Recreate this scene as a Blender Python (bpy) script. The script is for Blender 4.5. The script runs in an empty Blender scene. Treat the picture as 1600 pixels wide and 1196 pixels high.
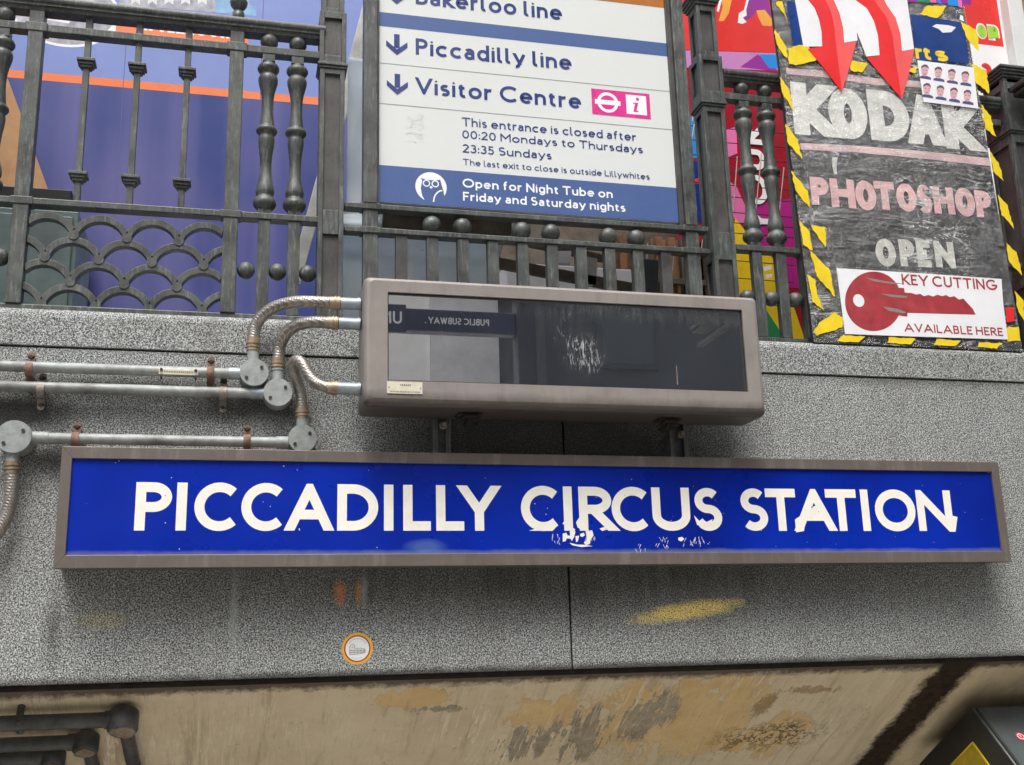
import bpy, math, random
from mathutils import Vector, Matrix
random.seed(7)
R = math.radians
SC = bpy.context.scene
COL = SC.collection

# ---------------------------------------------------------------- camera
CAM = Vector((0.0, -2.75, 1.6))
PITCH, YAW, ROLL, FPX = R(14.122), R(13.991), R(-1.607), 1739.4
fwd = Vector((math.sin(YAW)*math.cos(PITCH), math.cos(YAW)*math.cos(PITCH), math.sin(PITCH)))
rgt = Vector((math.cos(YAW), -math.sin(YAW), 0))
upv = rgt.cross(fwd)
rr = rgt*math.cos(ROLL) + upv*math.sin(ROLL)
uu = -rgt*math.sin(ROLL) + upv*math.cos(ROLL)
cd = bpy.data.cameras.new('camera')
cam = bpy.data.objects.new('camera', cd)
COL.objects.link(cam)
m = Matrix.Identity(4)
for i in range(3):
    m[i][0] = rr[i]; m[i][1] = uu[i]; m[i][2] = -fwd[i]; m[i][3] = CAM[i]
cam.matrix_world = m
cd.sensor_fit = 'HORIZONTAL'; cd.sensor_width = 36.0; cd.lens = FPX/1600*36.0
cd.clip_start = 0.05; cd.clip_end = 500
SC.camera = cam

# ---------------------------------------------------------------- sky, sun, exposure
W = bpy.data.worlds.new('World'); SC.world = W; W.use_nodes = True
wn = W.node_tree.nodes; wl = W.node_tree.links
sky = wn.new('ShaderNodeTexSky'); sky.sky_type = 'NISHITA'; sky.sun_disc = False
SUN_EL, SUN_AZ = R(64), R(200)          # azimuth of the sun, clockwise from +Y
sky.sun_elevation = SUN_EL; sky.sun_rotation = SUN_AZ
sky.air_density = 1.0; sky.dust_density = 6.0; sky.ozone_density = 1.0
hsv = wn.new('ShaderNodeHueSaturation'); hsv.inputs['Saturation'].default_value = 0.35
wl.new(sky.outputs[0], hsv.inputs['Color'])
bg = wn['Background']; bg.inputs['Strength'].default_value = 0.12
wl.new(hsv.outputs[0], bg.inputs['Color'])
sd = bpy.data.lights.new('sun', 'SUN'); sd.energy = 1.5; sd.angle = R(28); sd.color = (1.0, 0.965, 0.92)
so = bpy.data.objects.new('sun', sd); COL.objects.link(so)
sv = Vector((math.sin(SUN_AZ)*math.cos(SUN_EL), math.cos(SUN_AZ)*math.cos(SUN_EL), math.sin(SUN_EL)))
so.rotation_euler = sv.to_track_quat('Z', 'Y').to_euler()
so.location = sv*30
SC.view_settings.view_transform = 'Standard'; SC.view_settings.look = 'None'
SC.view_settings.exposure = 0.85; SC.view_settings.gamma = 1.0

# ---------------------------------------------------------------- helpers
def hit(px, py, P0, N):
    """the point of the plane (P0, N) that the photograph's pixel measures"""
    d = rr*((px-800)/FPX) - uu*((py-598)/FPX) + fwd
    t = (P0-CAM).dot(N)/d.dot(N)
    return CAM + d*t
def at(px, py, Y=0.0):
    return hit(px, py, Vector((0, Y, 0)), Vector((0, 1, 0)))

BASE = {}
def base_of(o):
    while o.parent: o = o.parent
    return BASE.get(o, Vector((0, 0, 0)))
def thing(name, label, cat, loc=(0, 0, 0), group=None):
    o = bpy.data.objects.new(name, None); COL.objects.link(o)
    o.empty_display_size = 0.1
    o.location = loc; BASE[o] = Vector(loc)
    o['label'] = label; o['category'] = cat
    if group: o['group'] = group
    return o
def tag(o, label, cat, group=None, kind=None):
    o['label'] = label; o['category'] = cat
    if group: o['group'] = group
    if kind: o['kind'] = kind
    return o

class MB:
    def __init__(s): s.v = []; s.f = []; s.sm = []; s.mi = []; s.cur = 0
    def add(s, vs, fs, smooth=False):
        o = len(s.v); s.v += [Vector(p) for p in vs]
        for f in fs: s.f.append(tuple(i+o for i in f)); s.sm.append(smooth); s.mi.append(s.cur)
        return s
    def box(s, x0, x1, y0, y1, z0, z1):
        return s.add([(x0,y0,z0),(x1,y0,z0),(x1,y1,z0),(x0,y1,z0),(x0,y0,z1),(x1,y0,z1),(x1,y1,z1),(x0,y1,z1)],
            [(0,3,2,1),(4,5,6,7),(0,1,5,4),(1,2,6,5),(2,3,7,6),(3,0,4,7)])
    def slab(s, quad, thick):
        """a flat n-gon given depth along thick (a vector)"""
        n = len(quad); q = [Vector(p) for p in quad]; b = [p+Vector(thick) for p in q]
        return s.add(q+b, [tuple(range(n)), tuple(range(2*n-1, n-1, -1))]+[(i, i+n, (i+1)%n+n, (i+1)%n) for i in range(n)])
    def poly(s, pts): return s.add(pts, [tuple(range(len(pts)))])
    def extr(s, prof, x0, x1, smooth=False):
        """a YZ profile run along X"""
        n = len(prof)
        s.add([(x0,y,z) for y,z in prof]+[(x1,y,z) for y,z in prof], [(i, (i+1)%n, (i+1)%n+n, i+n) for i in range(n)], smooth)
        o = len(s.v)-2*n
        s.f += [tuple(range(o+n-1, o-1, -1)), tuple(range(o+n, o+2*n))]; s.sm += [False]*2; s.mi += [s.cur]*2
        return s
    def tube(s, pts, r, seg=16, cap=True):
        pts = [Vector(p) for p in pts]; n = len(pts)
        rs = r if isinstance(r, (list, tuple)) else [r]*n
        t0 = (pts[1]-pts[0]).normalized()
        a = t0.orthogonal().normalized(); rings = []
        for i, p in enumerate(pts):
            t = (pts[min(i+1, n-1)]-pts[max(i-1, 0)]).normalized()
            a = (a - t*a.dot(t)).normalized(); b = t.cross(a)
            rings.append([p+(a*math.cos(2*math.pi*k/seg)+b*math.sin(2*math.pi*k/seg))*rs[i] for k in range(seg)])
        fs = []
        for i in range(n-1):
            for k in range(seg):
                k2 = (k+1) % seg
                fs.append((i*seg+k, i*seg+k2, (i+1)*seg+k2, (i+1)*seg+k))
        s.add([p for q in rings for p in q], fs, True)
        if cap:
            s.add(rings[0][::-1], [tuple(range(seg))]); s.add(rings[-1], [tuple(range(seg))])
        return s
    def lathe(s, prof, c, seg=24):
        c = Vector(c)
        return s.tube([c+Vector((0,0,z)) for r, z in prof], [r for r, z in prof], seg)
    def sphere(s, c, r, seg=24):
        n = 12; c = Vector(c); vs = [c+Vector((0,0,-r))]; fs = []
        for i in range(1, n):
            a = -math.pi/2+math.pi*i/n
            vs += [c+Vector((r*math.cos(a)*math.cos(2*math.pi*k/seg), r*math.cos(a)*math.sin(2*math.pi*k/seg), r*math.sin(a))) for k in range(seg)]
        vs.append(c+Vector((0,0,r)))
        for k in range(seg):
            k2 = (k+1) % seg
            fs.append((0, 1+k2, 1+k))
            for i in range(n-2): fs.append((1+i*seg+k, 1+i*seg+k2, 1+(i+1)*seg+k2, 1+(i+1)*seg+k))
            fs.append((1+(n-2)*seg+k, 1+(n-2)*seg+k2, len(vs)-1))
        return s.add(vs, fs, True)
    def build(s, name, mat, parent=None, bevel=0.0, seg=2):
        me = bpy.data.meshes.new(name)
        off = base_of(parent) if parent else Vector((0, 0, 0))
        me.from_pydata([tuple(p-off) for p in s.v], [], s.f)
        for k, p in enumerate(me.polygons): p.use_smooth = s.sm[k]; p.material_index = s.mi[k]
        for q in (mat if isinstance(mat, (list, tuple)) else [mat]): me.materials.append(q)
        me.update()
        o = bpy.data.objects.new(name, me); COL.objects.link(o)
        if parent: o.parent = parent
        if bevel:
            b = o.modifiers.new('bevel', 'BEVEL'); b.width = bevel; b.segments = seg; b.limit_method = 'ANGLE'; b.angle_limit = R(50)
            b.harden_normals = False
        return o

class Fr:
    """a flat sheet to draw on: origin, right, up; each mark lies a hair above the last"""
    def __init__(s, O, U, V): s.O, s.U, s.V = Vector(O), Vector(U).normalized(), Vector(V).normalized(); s.N = s.U.cross(s.V); s.k = 0.0003
    def p(s, u, v, k=None): return s.O+s.U*u+s.V*v+s.N*(s.k if k is None else k)
    def px(s, x, y):
        q = hit(x, y, s.O, s.N)-s.O
        return q.dot(s.U), q.dot(s.V)
    def up(s, d=0.00003): s.k += d
    def poly(s, mb, uv): mb.poly([s.p(u, v) for u, v in uv]); s.up()
    def pxpoly(s, mb, pts): s.poly(mb, [s.px(*q) for q in pts])
    def ell(s, mb, u, v, ru, rv, n=40, a0=0, a1=360):
        s.poly(mb, [(u+ru*math.cos(R(a0+(a1-a0)*i/n)), v+rv*math.sin(R(a0+(a1-a0)*i/n))) for i in range(n+(a1-a0 < 360))])
    def line(s, mb, pts, w):
        for q in ribbon(pts, w, False, False): mb.poly([s.p(*a) for a in q])
        s.up()

def ribbon(pts, w, closed, ext):
    pts = [Vector(p) for p in pts]; n = len(pts); h = w/2
    if ext and not closed:
        def e(a, b):
            d = (a-b).normalized(); axis = abs(d.x) < 1e-3 or abs(d.y) < 1e-3
            return a+d*(h if axis else w*1.3)
        pts[0], pts[-1] = e(pts[0], pts[1]), e(pts[-1], pts[-2])
    L = []; Rr = []
    for i in range(n):
        if closed: a, b = pts[(i-1) % n], pts[(i+1) % n]
        else: a, b = pts[max(i-1, 0)], pts[min(i+1, n-1)]
        p = pts[i]
        d1 = (p-a).normalized() if (p-a).length > 1e-9 else (b-p).normalized()
        d2 = (b-p).normalized() if (b-p).length > 1e-9 else d1
        n1 = Vector((-d1.y, d1.x)); n2 = Vector((-d2.y, d2.x))
        mt = (n1+n2)
        mt = mt.normalized() if mt.length > 1e-6 else n1
        c = max(mt.dot(n1), 0.22)
        L.append(p+mt*(h/c)); Rr.append(p-mt*(h/c))
    out = []
    for i in range(n if closed else n-1):
        j = (i+1) % n
        out.append([L[i], Rr[i], Rr[j], L[j]])
    return out
def clipz(q, lo, hi):
    for s, lim in ((1, lo), (-1, -hi)):
        r = []
        for i in range(len(q)):
            a, b = q[i], q[(i+1) % len(q)]; da, db = s*a.y-lim, s*b.y-lim
            if da >= 0: r.append(a)
            if (da > 0 and db < 0) or (da < 0 and db > 0): r.append(a+(b-a)*(da/(da-db)))
        q = r
        if len(q) < 3: return None
    return q

def arc(cx, cy, rx, ry, a0, a1, n=16): return [(cx+rx*math.cos(R(a0+(a1-a0)*i/n)), cy+ry*math.sin(R(a0+(a1-a0)*i/n))) for i in range(n+1)]
def ring(cx, cy, rx, ry): return arc(cx, cy, rx, ry, 0, 360, 32)[:-1]
X = 0.64
# skeleton letters of a humanist sans: (width, strokes); stroke = (points, closed, extended ends)
def st(*p): return (list(p), False, True)
def bt(p): return (p, False, False)
def cl(p): return (p, True, False)
S_ = arc(.25, .755, .235, .245, 38, 270)+arc(.25, .255, .25, .255, 90, -142)[1:]
s_ = arc(.18, .49, .165, .15, 40, 270)+arc(.18, .17, .18, .17, 90, -140)[1:]
GL = {
'A': (.86, [st((0,0),(.43,1),(.86,0)), bt([(.16,.3),(.7,.3)])]),
'B': (.52, [st((0,0),(0,1)), bt([(0,1)]+arc(.25,.76,.22,.24,90,-90)+[(0,.52)]), bt([(0,.52)]+arc(.27,.26,.25,.26,90,-90)+[(0,0)])]),
'C': (.84, [bt(arc(.5,.5,.5,.5,47,313,28))]),
'D': (.74, [cl([(0,0),(0,1)]+arc(.26,.5,.48,.5,90,-90,20))]),
'E': (.46, [st((.46,1),(0,1),(0,0),(.46,0)), bt([(0,.52),(.44,.52)])]),
'F': (.44, [st((.44,1),(0,1),(0,0)), bt([(0,.5),(.42,.5)])]),
'G': (.86, [bt(arc(.5,.5,.5,.5,47,345,28)+[(.98,.45)]), st((.58,.45),(.95,.45))]),
'H': (.66, [st((0,0),(0,1)), st((.66,0),(.66,1)), bt([(0,.52),(.66,.52)])]),
'I': (0, [st((0,0),(0,1))]),
'K': (.6, [st((0,0),(0,1)), st((.56,1),(.13,.5),(.6,0))]),
'L': (.46, [st((0,1),(0,0),(.46,0))]),
'M': (.84, [st((0,0),(0,1),(.42,.38),(.84,1),(.84,0))]),
'N': (.68, [st((0,0),(0,1),(.68,0),(.68,1))]),
'O': (1., [cl(ring(.5,.5,.5,.5))]),
'P': (.5, [st((0,0),(0,1)), bt([(0,1)]+arc(.24,.74,.26,.26,90,-90)+[(0,.48)])]),
'R': (.54, [st((0,0),(0,1)), bt([(0,1)]+arc(.24,.74,.26,.26,90,-90)+[(0,.48)]), st((.2,.48),(.54,0))]),
'S': (.5, [bt(S_)]),
'T': (.68, [st((0,1),(.68,1)), st((.34,1),(.34,0))]),
'U': (.64, [st(*([(0,1)]+arc(.32,.32,.32,.32,180,360)+[(.64,1)]))]),
'V': (.74, [st((0,1),(.37,0),(.74,1))]),
'W': (1.1, [st((0,1),(.28,0),(.55,1),(.82,0),(1.1,1))]),
'X': (.66, [st((0,1),(.66,0)), st((0,0),(.66,1))]),
'Y': (.74, [st((0,1),(.37,.42),(.74,1)), st((.37,.42),(.37,0))]),
'0': (.5, [cl(ring(.25,.5,.25,.5))]),
'2': (.46, [bt(arc(.22,.75,.22,.25,165,-25)), st((.42,.64),(.02,0),(.46,0))]),
'3': (.42, [bt(arc(.19,.77,.19,.23,150,-90)), bt(arc(.18,.27,.24,.27,90,-150))]),
'5': (.42, [bt([(.4,1),(.06,1),(.04,.55)]+arc(.18,.3,.24,.3,125,-150))]),
':': (0, [st((0,.06),(0,.07)), st((0,.56),(0,.57))]),
'.': (0, [st((0,0.01),(0,.02))]),
'-': (.3, [bt([(0,.4),(.3,.4)])]),
'a': (.42, [bt(arc(.2,.44,.2,.2,150,0)+[(.4,-.06)]), cl(ring(.2,.19,.2,.19))]),
'b': (.52, [st((0,1),(0,0)), cl(ring(.26,.32,.26,.32))]),
'c': (.5, [bt(arc(.3,.32,.3,.32,48,312,22))]),
'd': (.52, [st((.52,1),(.52,0)), cl(ring(.26,.32,.26,.32))]),
'e': (.56, [bt([(0.02,.33)]+[(.56,.33)]+arc(.28,.32,.28,.32,8,318,24))]),
'f': (.32, [bt(arc(.3,.82,.18,.18,75,180)+[(.12,-.06)]), bt([(-.02,.62),(.3,.62)])]),
'g': (.5, [cl(ring(.25,.32,.25,.32)), bt([(.5,.7),(.5,-.06)]+arc(.25,-.06,.25,.22,0,-150))]),
'h': (.48, [st((0,0),(0,1)), bt(arc(.24,.38,.24,.26,180,0)+[(.48,-.06)])]),
'i': (0, [st((0,0),(0,X)), bt([(-.085,.93),(0,.845),(.085,.93),(0,1.015)])]),
'k': (.44, [st((0,0),(0,1)), st((.42,X),(.10,.32),(.44,0))]),
'l': (.16, [bt([(0,1.06)]+arc(.15,.15,.15,.15,180,285))]),
'm': (.8, [st((0,0),(0,X)), bt(arc(.2,.42,.2,.22,180,0)+[(.4,-.06)]), bt(arc(.6,.42,.2,.22,180,0)+[(.8,-.06)])]),
'n': (.48, [st((0,0),(0,X)), bt(arc(.24,.38,.24,.26,180,0)+[(.48,-.06)])]),
'o': (.58, [cl(ring(.29,.32,.29,.32))]),
'p': (.52, [st((0,X),(0,-.3)), cl(ring(.26,.32,.26,.32))]),
'r': (.28, [st((0,0),(0,X)), bt(arc(.26,.36,.26,.27,180,75))]),
's': (.36, [bt(s_)]),
't': (.3, [bt([(.1,.86)]+arc(.27,.17,.17,.17,180,290)), bt([(-.04,.62),(.3,.62)])]),
'u': (.48, [bt([(0,.7)]+arc(.24,.26,.24,.26,180,360)), st((.48,X),(.48,0))]),
'v': (.48, [st((0,X),(.24,0),(.48,X))]),
'w': (.74, [st((0,X),(.19,0),(.37,X),(.55,0),(.74,X))]),
'x': (.46, [st((0,X),(.46,0)), st((0,0),(.46,X))]),
'y': (.5, [st((0,X),(.26,.02)), bt([(.54,.7),(.2,-.16)]+arc(.08,-.12,.13,.13,-20,-110,6))]),
}
def glyph(fr, mb, ch, u0, v0, h, wt, sx=1.0, width=None, shear=0.0):
    """draws one letter; returns its width. wt = stroke over cap height"""
    gw, strokes = GL[ch]; w = wt; k = 1-w
    ow = gw*k*sx+w
    if width is not None and gw > 0: ow = width/h
    f = (ow-w)/(gw) if gw > 0 else 1
    for pts, closed, ext in strokes:
        q = [(w/2+a*f, w/2+b*k) for a, b in pts]
        lo = min(b for a, b in q)-w/2; hi = max(b for a, b in q)+w/2
        if ch in 'i' and not ext:
            fr.poly(mb, [(u0+(a+shear*b)*h, v0+b*h) for a, b in q]); continue
        for r in ribbon(q, w, closed, ext):
            if ext: r = clipz(r, lo, hi)
            if r: mb.poly([fr.p(u0+(c.x+shear*c.y)*h, v0+c.y*h) for c in r])
        fr.up(0.000008)
    return ow*h
def text(fr, mb, s, u0, v0, h, wt=.14, gap=.12, space=.34, width=None, sx=1.0):
    def adv(sx):
        return [(0 if c == ' ' else (GL[c][0]*(1-wt)*sx+wt)*h) for c in s]
    def tot(sx):
        a = adv(sx); t = 0
        for i, c in enumerate(s):
            t += space*h*sx if c == ' ' else a[i]+(gap*h*sx if i < len(s)-1 and s[i+1] != ' ' else 0)
        return t
    if width:
        lo, hi = .3, 3
        for _ in range(40):
            mid = (lo+hi)/2
            if tot(mid) < width: lo = mid
            else: hi = mid
        sx = lo
    u = u0
    for i, c in enumerate(s):
        if c == ' ': u += space*h*sx; continue
        u += glyph(fr, mb, c, u, v0, h, wt, sx)
        if i < len(s)-1 and s[i+1] != ' ': u += gap*h*sx

# ---------------------------------------------------------------- materials
class NT:
    def __init__(s, name):
        s.m = bpy.data.materials.new(name); s.m.use_nodes = True; s.t = s.m.node_tree
        s.b = s.t.nodes['Principled BSDF']; s.P = s.n('ShaderNodeNewGeometry').outputs['Position']
    def n(s, t): return s.t.nodes.new(t)
    def set(s, sock, v):
        if isinstance(v, bpy.types.NodeSocket): s.t.links.new(v, sock)
        elif isinstance(v, (tuple, list)) and len(v) == 3 and sock.type == 'RGBA': sock.default_value = (*v, 1)
        else: sock.default_value = v
    def math(s, op, a, b=0.0, clamp=False):
        q = s.n('ShaderNodeMath'); q.operation = op; q.use_clamp = clamp; s.set(q.inputs[0], a); s.set(q.inputs[1], b); return q.outputs[0]
    def vec(s, op, a, b):
        q = s.n('ShaderNodeVectorMath'); q.operation = op; s.set(q.inputs[0], a); s.set(q.inputs[1], b)
        return q.outputs['Value'] if op in ('LENGTH', 'DOT_PRODUCT', 'DISTANCE') else q.outputs[0]
    def noise(s, sc, det=3, ro=.55, vec=None, scale3=None, dist=0.0):
        v = s.P if vec is None else vec
        if scale3: v = s.vec('MULTIPLY', v, scale3)
        q = s.n('ShaderNodeTexNoise'); s.set(q.inputs['Vector'], v); q.inputs['Scale'].default_value = sc
        q.inputs['Detail'].default_value = det; q.inputs['Roughness'].default_value = ro; q.inputs['Distortion'].default_value = dist
        return q.outputs[0]
    def voro(s, sc, feature='F1', vec=None):
        q = s.n('ShaderNodeTexVoronoi'); s.set(q.inputs['Vector'], s.P if vec is None else vec); q.feature = feature; q.inputs['Scale'].default_value = sc
        return q
    def rng(s, v, a, b, c=0.0, d=1.0):
        q = s.n('ShaderNodeMapRange'); s.set(q.inputs[0], v)
        for i, x in enumerate((a, b, c, d)): s.set(q.inputs[i+1], x)
        return q.outputs[0]
    def ramp(s, f, stops):
        q = s.n('ShaderNodeValToRGB'); s.set(q.inputs[0], f); e = q.color_ramp.elements
        while len(e) < len(stops): e.new(.5)
        for i, (p, c) in enumerate(stops): e[i].position = p; e[i].color = (*c, 1) if isinstance(c, tuple) else (c, c, c, 1)
        return q.outputs[0]
    def mix(s, f, a, b, mode='MIX'):
        q = s.n('ShaderNodeMix'); q.data_type = 'RGBA'; q.blend_type = mode
        s.set(q.inputs[0], f); s.set(q.inputs[6], a); s.set(q.inputs[7], b); return q.outputs[2]
    def blob(s, c, r, edge=.5, amt=.5, nsc=8.0, rot=0.0, det=4, vec=None):
        """soft ragged patch, 1 inside, 0 outside; c, r in metres (None = every value along that axis)"""
        cc = [0 if q is None else q for q in c]; ir = [0 if q is None else 1/q for q in r]
        d = s.vec('SUBTRACT', s.P if vec is None else vec, tuple(cc))
        if rot:
            q = s.n('ShaderNodeVectorRotate'); q.rotation_type = 'AXIS_ANGLE'; q.inputs['Axis'].default_value = (0, 1, 0)
            s.set(q.inputs['Vector'], d); q.inputs['Angle'].default_value = rot; d = q.outputs[0]
        d = s.vec('LENGTH', s.vec('MULTIPLY', d, tuple(ir)), (0, 0, 0))
        if amt:
            d = s.math('ADD', d, s.math('MULTIPLY', s.math('SUBTRACT', s.noise(nsc, det), .5), amt*2))
        return s.rng(d, 1.0, 1.0-edge, 0.0, 1.0)
    def bump(s, h, strength=.3, dist=.002):
        q = s.n('ShaderNodeBump'); s.set(q.inputs['Height'], h); q.inputs['Strength'].default_value = strength; q.inputs['Distance'].default_value = dist
        s.t.links.new(q.outputs[0], s.b.inputs['Normal'])
    def out(s, col=None, rough=.6, metal=0.0, spec=None, coat=None):
        if col is not None: s.set(s.b.inputs['Base Color'], col)
        s.set(s.b.inputs['Roughness'], rough); s.set(s.b.inputs['Metallic'], metal)
        if spec is not None: s.b.inputs['Specular IOR Level'].default_value = spec
        if coat: s.b.inputs['Coat Weight'].default_value = coat; s.b.inputs['Coat Roughness'].default_value = .08
        return s.m

def plain(name, c, rough=.6, var=.18, nsc=30, metal=0.0, bump=.12, spec=None, coat=None, grime=0.0, rv=1.0):
    q = NT(name)
    f = q.noise(nsc, 5, .65)
    lo = tuple(x*(1-var) for x in c); hi = tuple(min(1, x*(1+var)) for x in c)
    col = q.ramp(f, [(.3, lo), (.7, hi)])
    if grime:
        g = q.rng(q.noise(6, 6, .7), .45, .75, 0, grime)
        col = q.mix(g, col, (.06, .052, .042))
    if bump: q.bump(q.noise(nsc*4, 3), bump, .001)
    return q.out(col, q.rng(q.noise(nsc*.7, 4), .3, .7, max(.03, rough-.1*rv), min(1, rough+.12*rv)), metal, spec, coat)

def granite(name, light, stains_and_shade=True, scale=1.0):
    q = NT(name)
    n1 = q.noise(310*scale, 2, .6, dist=.6); n2 = q.noise(640*scale, 2, .6)
    v = q.math('ADD', q.math('MULTIPLY', n1, .72), q.math('MULTIPLY', n2, .28))
    L = light
    col = q.ramp(v, [(.385, (.018, .019, .018)), (.462, (.088*L, .094*L, .094*L)), (.528, (.285*L, .30*L, .298*L)), (.605, (.575*L, .60*L, .59*L))])
    big = q.noise(2.3, 5, .65)
    col = q.mix(q.rng(big, .42, .68, 0, .35), col, q.mix(.6, col, (.11, .10, .085)))
    wet = q.noise(1, 6, .72, scale3=(7, 1, .9))
    col = q.mix(q.rng(wet, .52, .72, 0, .34), col, (.085, .080, .068))
    col = q.mix(q.rng(q.noise(1, 6, .72, scale3=(11, 1, 1.3)), .55, .75, 0, .22), col, (.40, .41, .38))
    if stains_and_shade:
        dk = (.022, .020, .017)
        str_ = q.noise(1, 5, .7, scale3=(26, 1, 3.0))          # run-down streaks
        def dirt_and_shade(col, b, amt): return q.mix(q.math('MULTIPLY', b, amt), col, q.mix(.88, col, dk))
        # soot plus painted contact shadow under the station sign, running down unevenly
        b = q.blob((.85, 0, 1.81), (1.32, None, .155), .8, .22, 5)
        col = dirt_and_shade(col, q.math('MULTIPLY', b, q.rng(str_, .25, .7, .55, 1.0)), .95)
        # soot and painted shadow behind and under the display, old soot at the conduit ends
        col = dirt_and_shade(col, q.blob((.80, 0, 2.15), (.60, None, .17), .6, .3, 6), .95)
        col = dirt_and_shade(col, q.blob((-.56, 0, 2.195), (.22, None, .062), .5, .45, 9), 1.0)
        col = dirt_and_shade(col, q.blob((-.60, 0, 2.05), (.10, None, .09), .8, .5, 9), .5)
        col = dirt_and_shade(col, q.blob((-.25, 0, 2.27), (.42, None, .045), .8, .35, 9), .85)
        col = dirt_and_shade(col, q.blob((.03, 0, 2.225), (.20, None, .055), .7, .5, 9), .85)
        col = dirt_and_shade(col, q.blob((-.42, 0, 2.10), (.10, None, .06), .8, .5, 9), .9)
        col = dirt_and_shade(col, q.blob((1.9, 0, 2.36), (.6, None, .03), .9, .4, 6), .5)
        col = dirt_and_shade(col, q.blob((-.40, 0, 1.70), (.03, None, .13), .9, .5, 9), .7)
        col = dirt_and_shade(col, q.blob((.8, 0, 1.582), (3.5, None, .016), .8, .5, 20), .9)
        # pale run of lime, yellow and orange spray paint
        col = q.mix(q.math('MULTIPLY', q.blob((-.005, 0, 1.73), (.014, None, .16), .9, .5, 12), .55), col, (.42, .44, .43))
        col = q.mix(q.math('MULTIPLY', q.blob((.30, 0, 1.78), (.012, None, .055), .9, .6, 30), .5), col, (.42, .44, .43))
        pits = q.rng(v, .42, .52, .10, 1.0)
        yc = at(1075, 955, 0)
        y = q.blob((yc.x, 0, yc.z), (.180, None, .027), .55, .42, 30, rot=R(7), det=6)
        col = q.mix(q.math('MULTIPLY', q.math('MULTIPLY', y, pits), 1.0), col, (.95, .75, .24))
        y = q.blob((-.30, 0, 1.72), (.07, None, .03), .95, .5, 12)
        col = q.mix(q.math('MULTIPLY', q.math('MULTIPLY', y, pits), .4), col, (.6, .5, .15))
        for px, ww in ((531, .016), (560, .009)):
            oc = at(px, 926, 0)
            o = q.blob((oc.x, 0, oc.z), (ww*1.15, None, .038), .7, .4, 22)
            col = q.mix(q.math('MULTIPLY', q.math('MULTIPLY', o, pits), .9), col, (.70, .26, .08))
    q.bump(v, .25, .0012)
    return q.out(col, .62, 0, .35)

def iron(name, lo=(.018, .020, .0195), hi=(.088, .098, .091), worn=(.30, .325, .305)):
    q = NT(name)
    f = q.noise(14, 6, .7); st_ = q.noise(1, 5, .75, scale3=(130, 130, 16))
    col = q.ramp(f, [(.25, lo), (.75, hi)])
    col = q.mix(q.rng(st_, .52, .76, 0, .6), col, worn)
    col = q.mix(q.rng(q.noise(60, 5, .75), .58, .72, 0, .7), col, (.028, .026, .024))
    col = q.mix(q.rng(q.noise(9, 4, .6), .55, .8, 0, .45), col, (.105, .145, .125))
    q.bump(q.math('ADD', q.noise(130, 4, .7), q.math('MULTIPLY', st_, .6)), .35, .0016)
    return q.out(col, q.rng(f, .3, .7, .34, .58), 0, .55)

M = {}
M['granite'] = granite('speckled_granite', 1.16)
M['coping'] = granite('coping_granite', 1.08, stains_and_shade=False, scale=1.05)
M['iron'] = iron('weathered_iron')
M['iron_panel'] = iron('inset_iron', (.030, .029, .028), (.075, .072, .069), (.12, .115, .11))
M['iron_dark'] = iron('dark_iron', (.012, .013, .013), (.03, .032, .032), (.06, .06, .06))
M['black'] = plain('black_gap', (.012, .012, .012), .9, .3)

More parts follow.
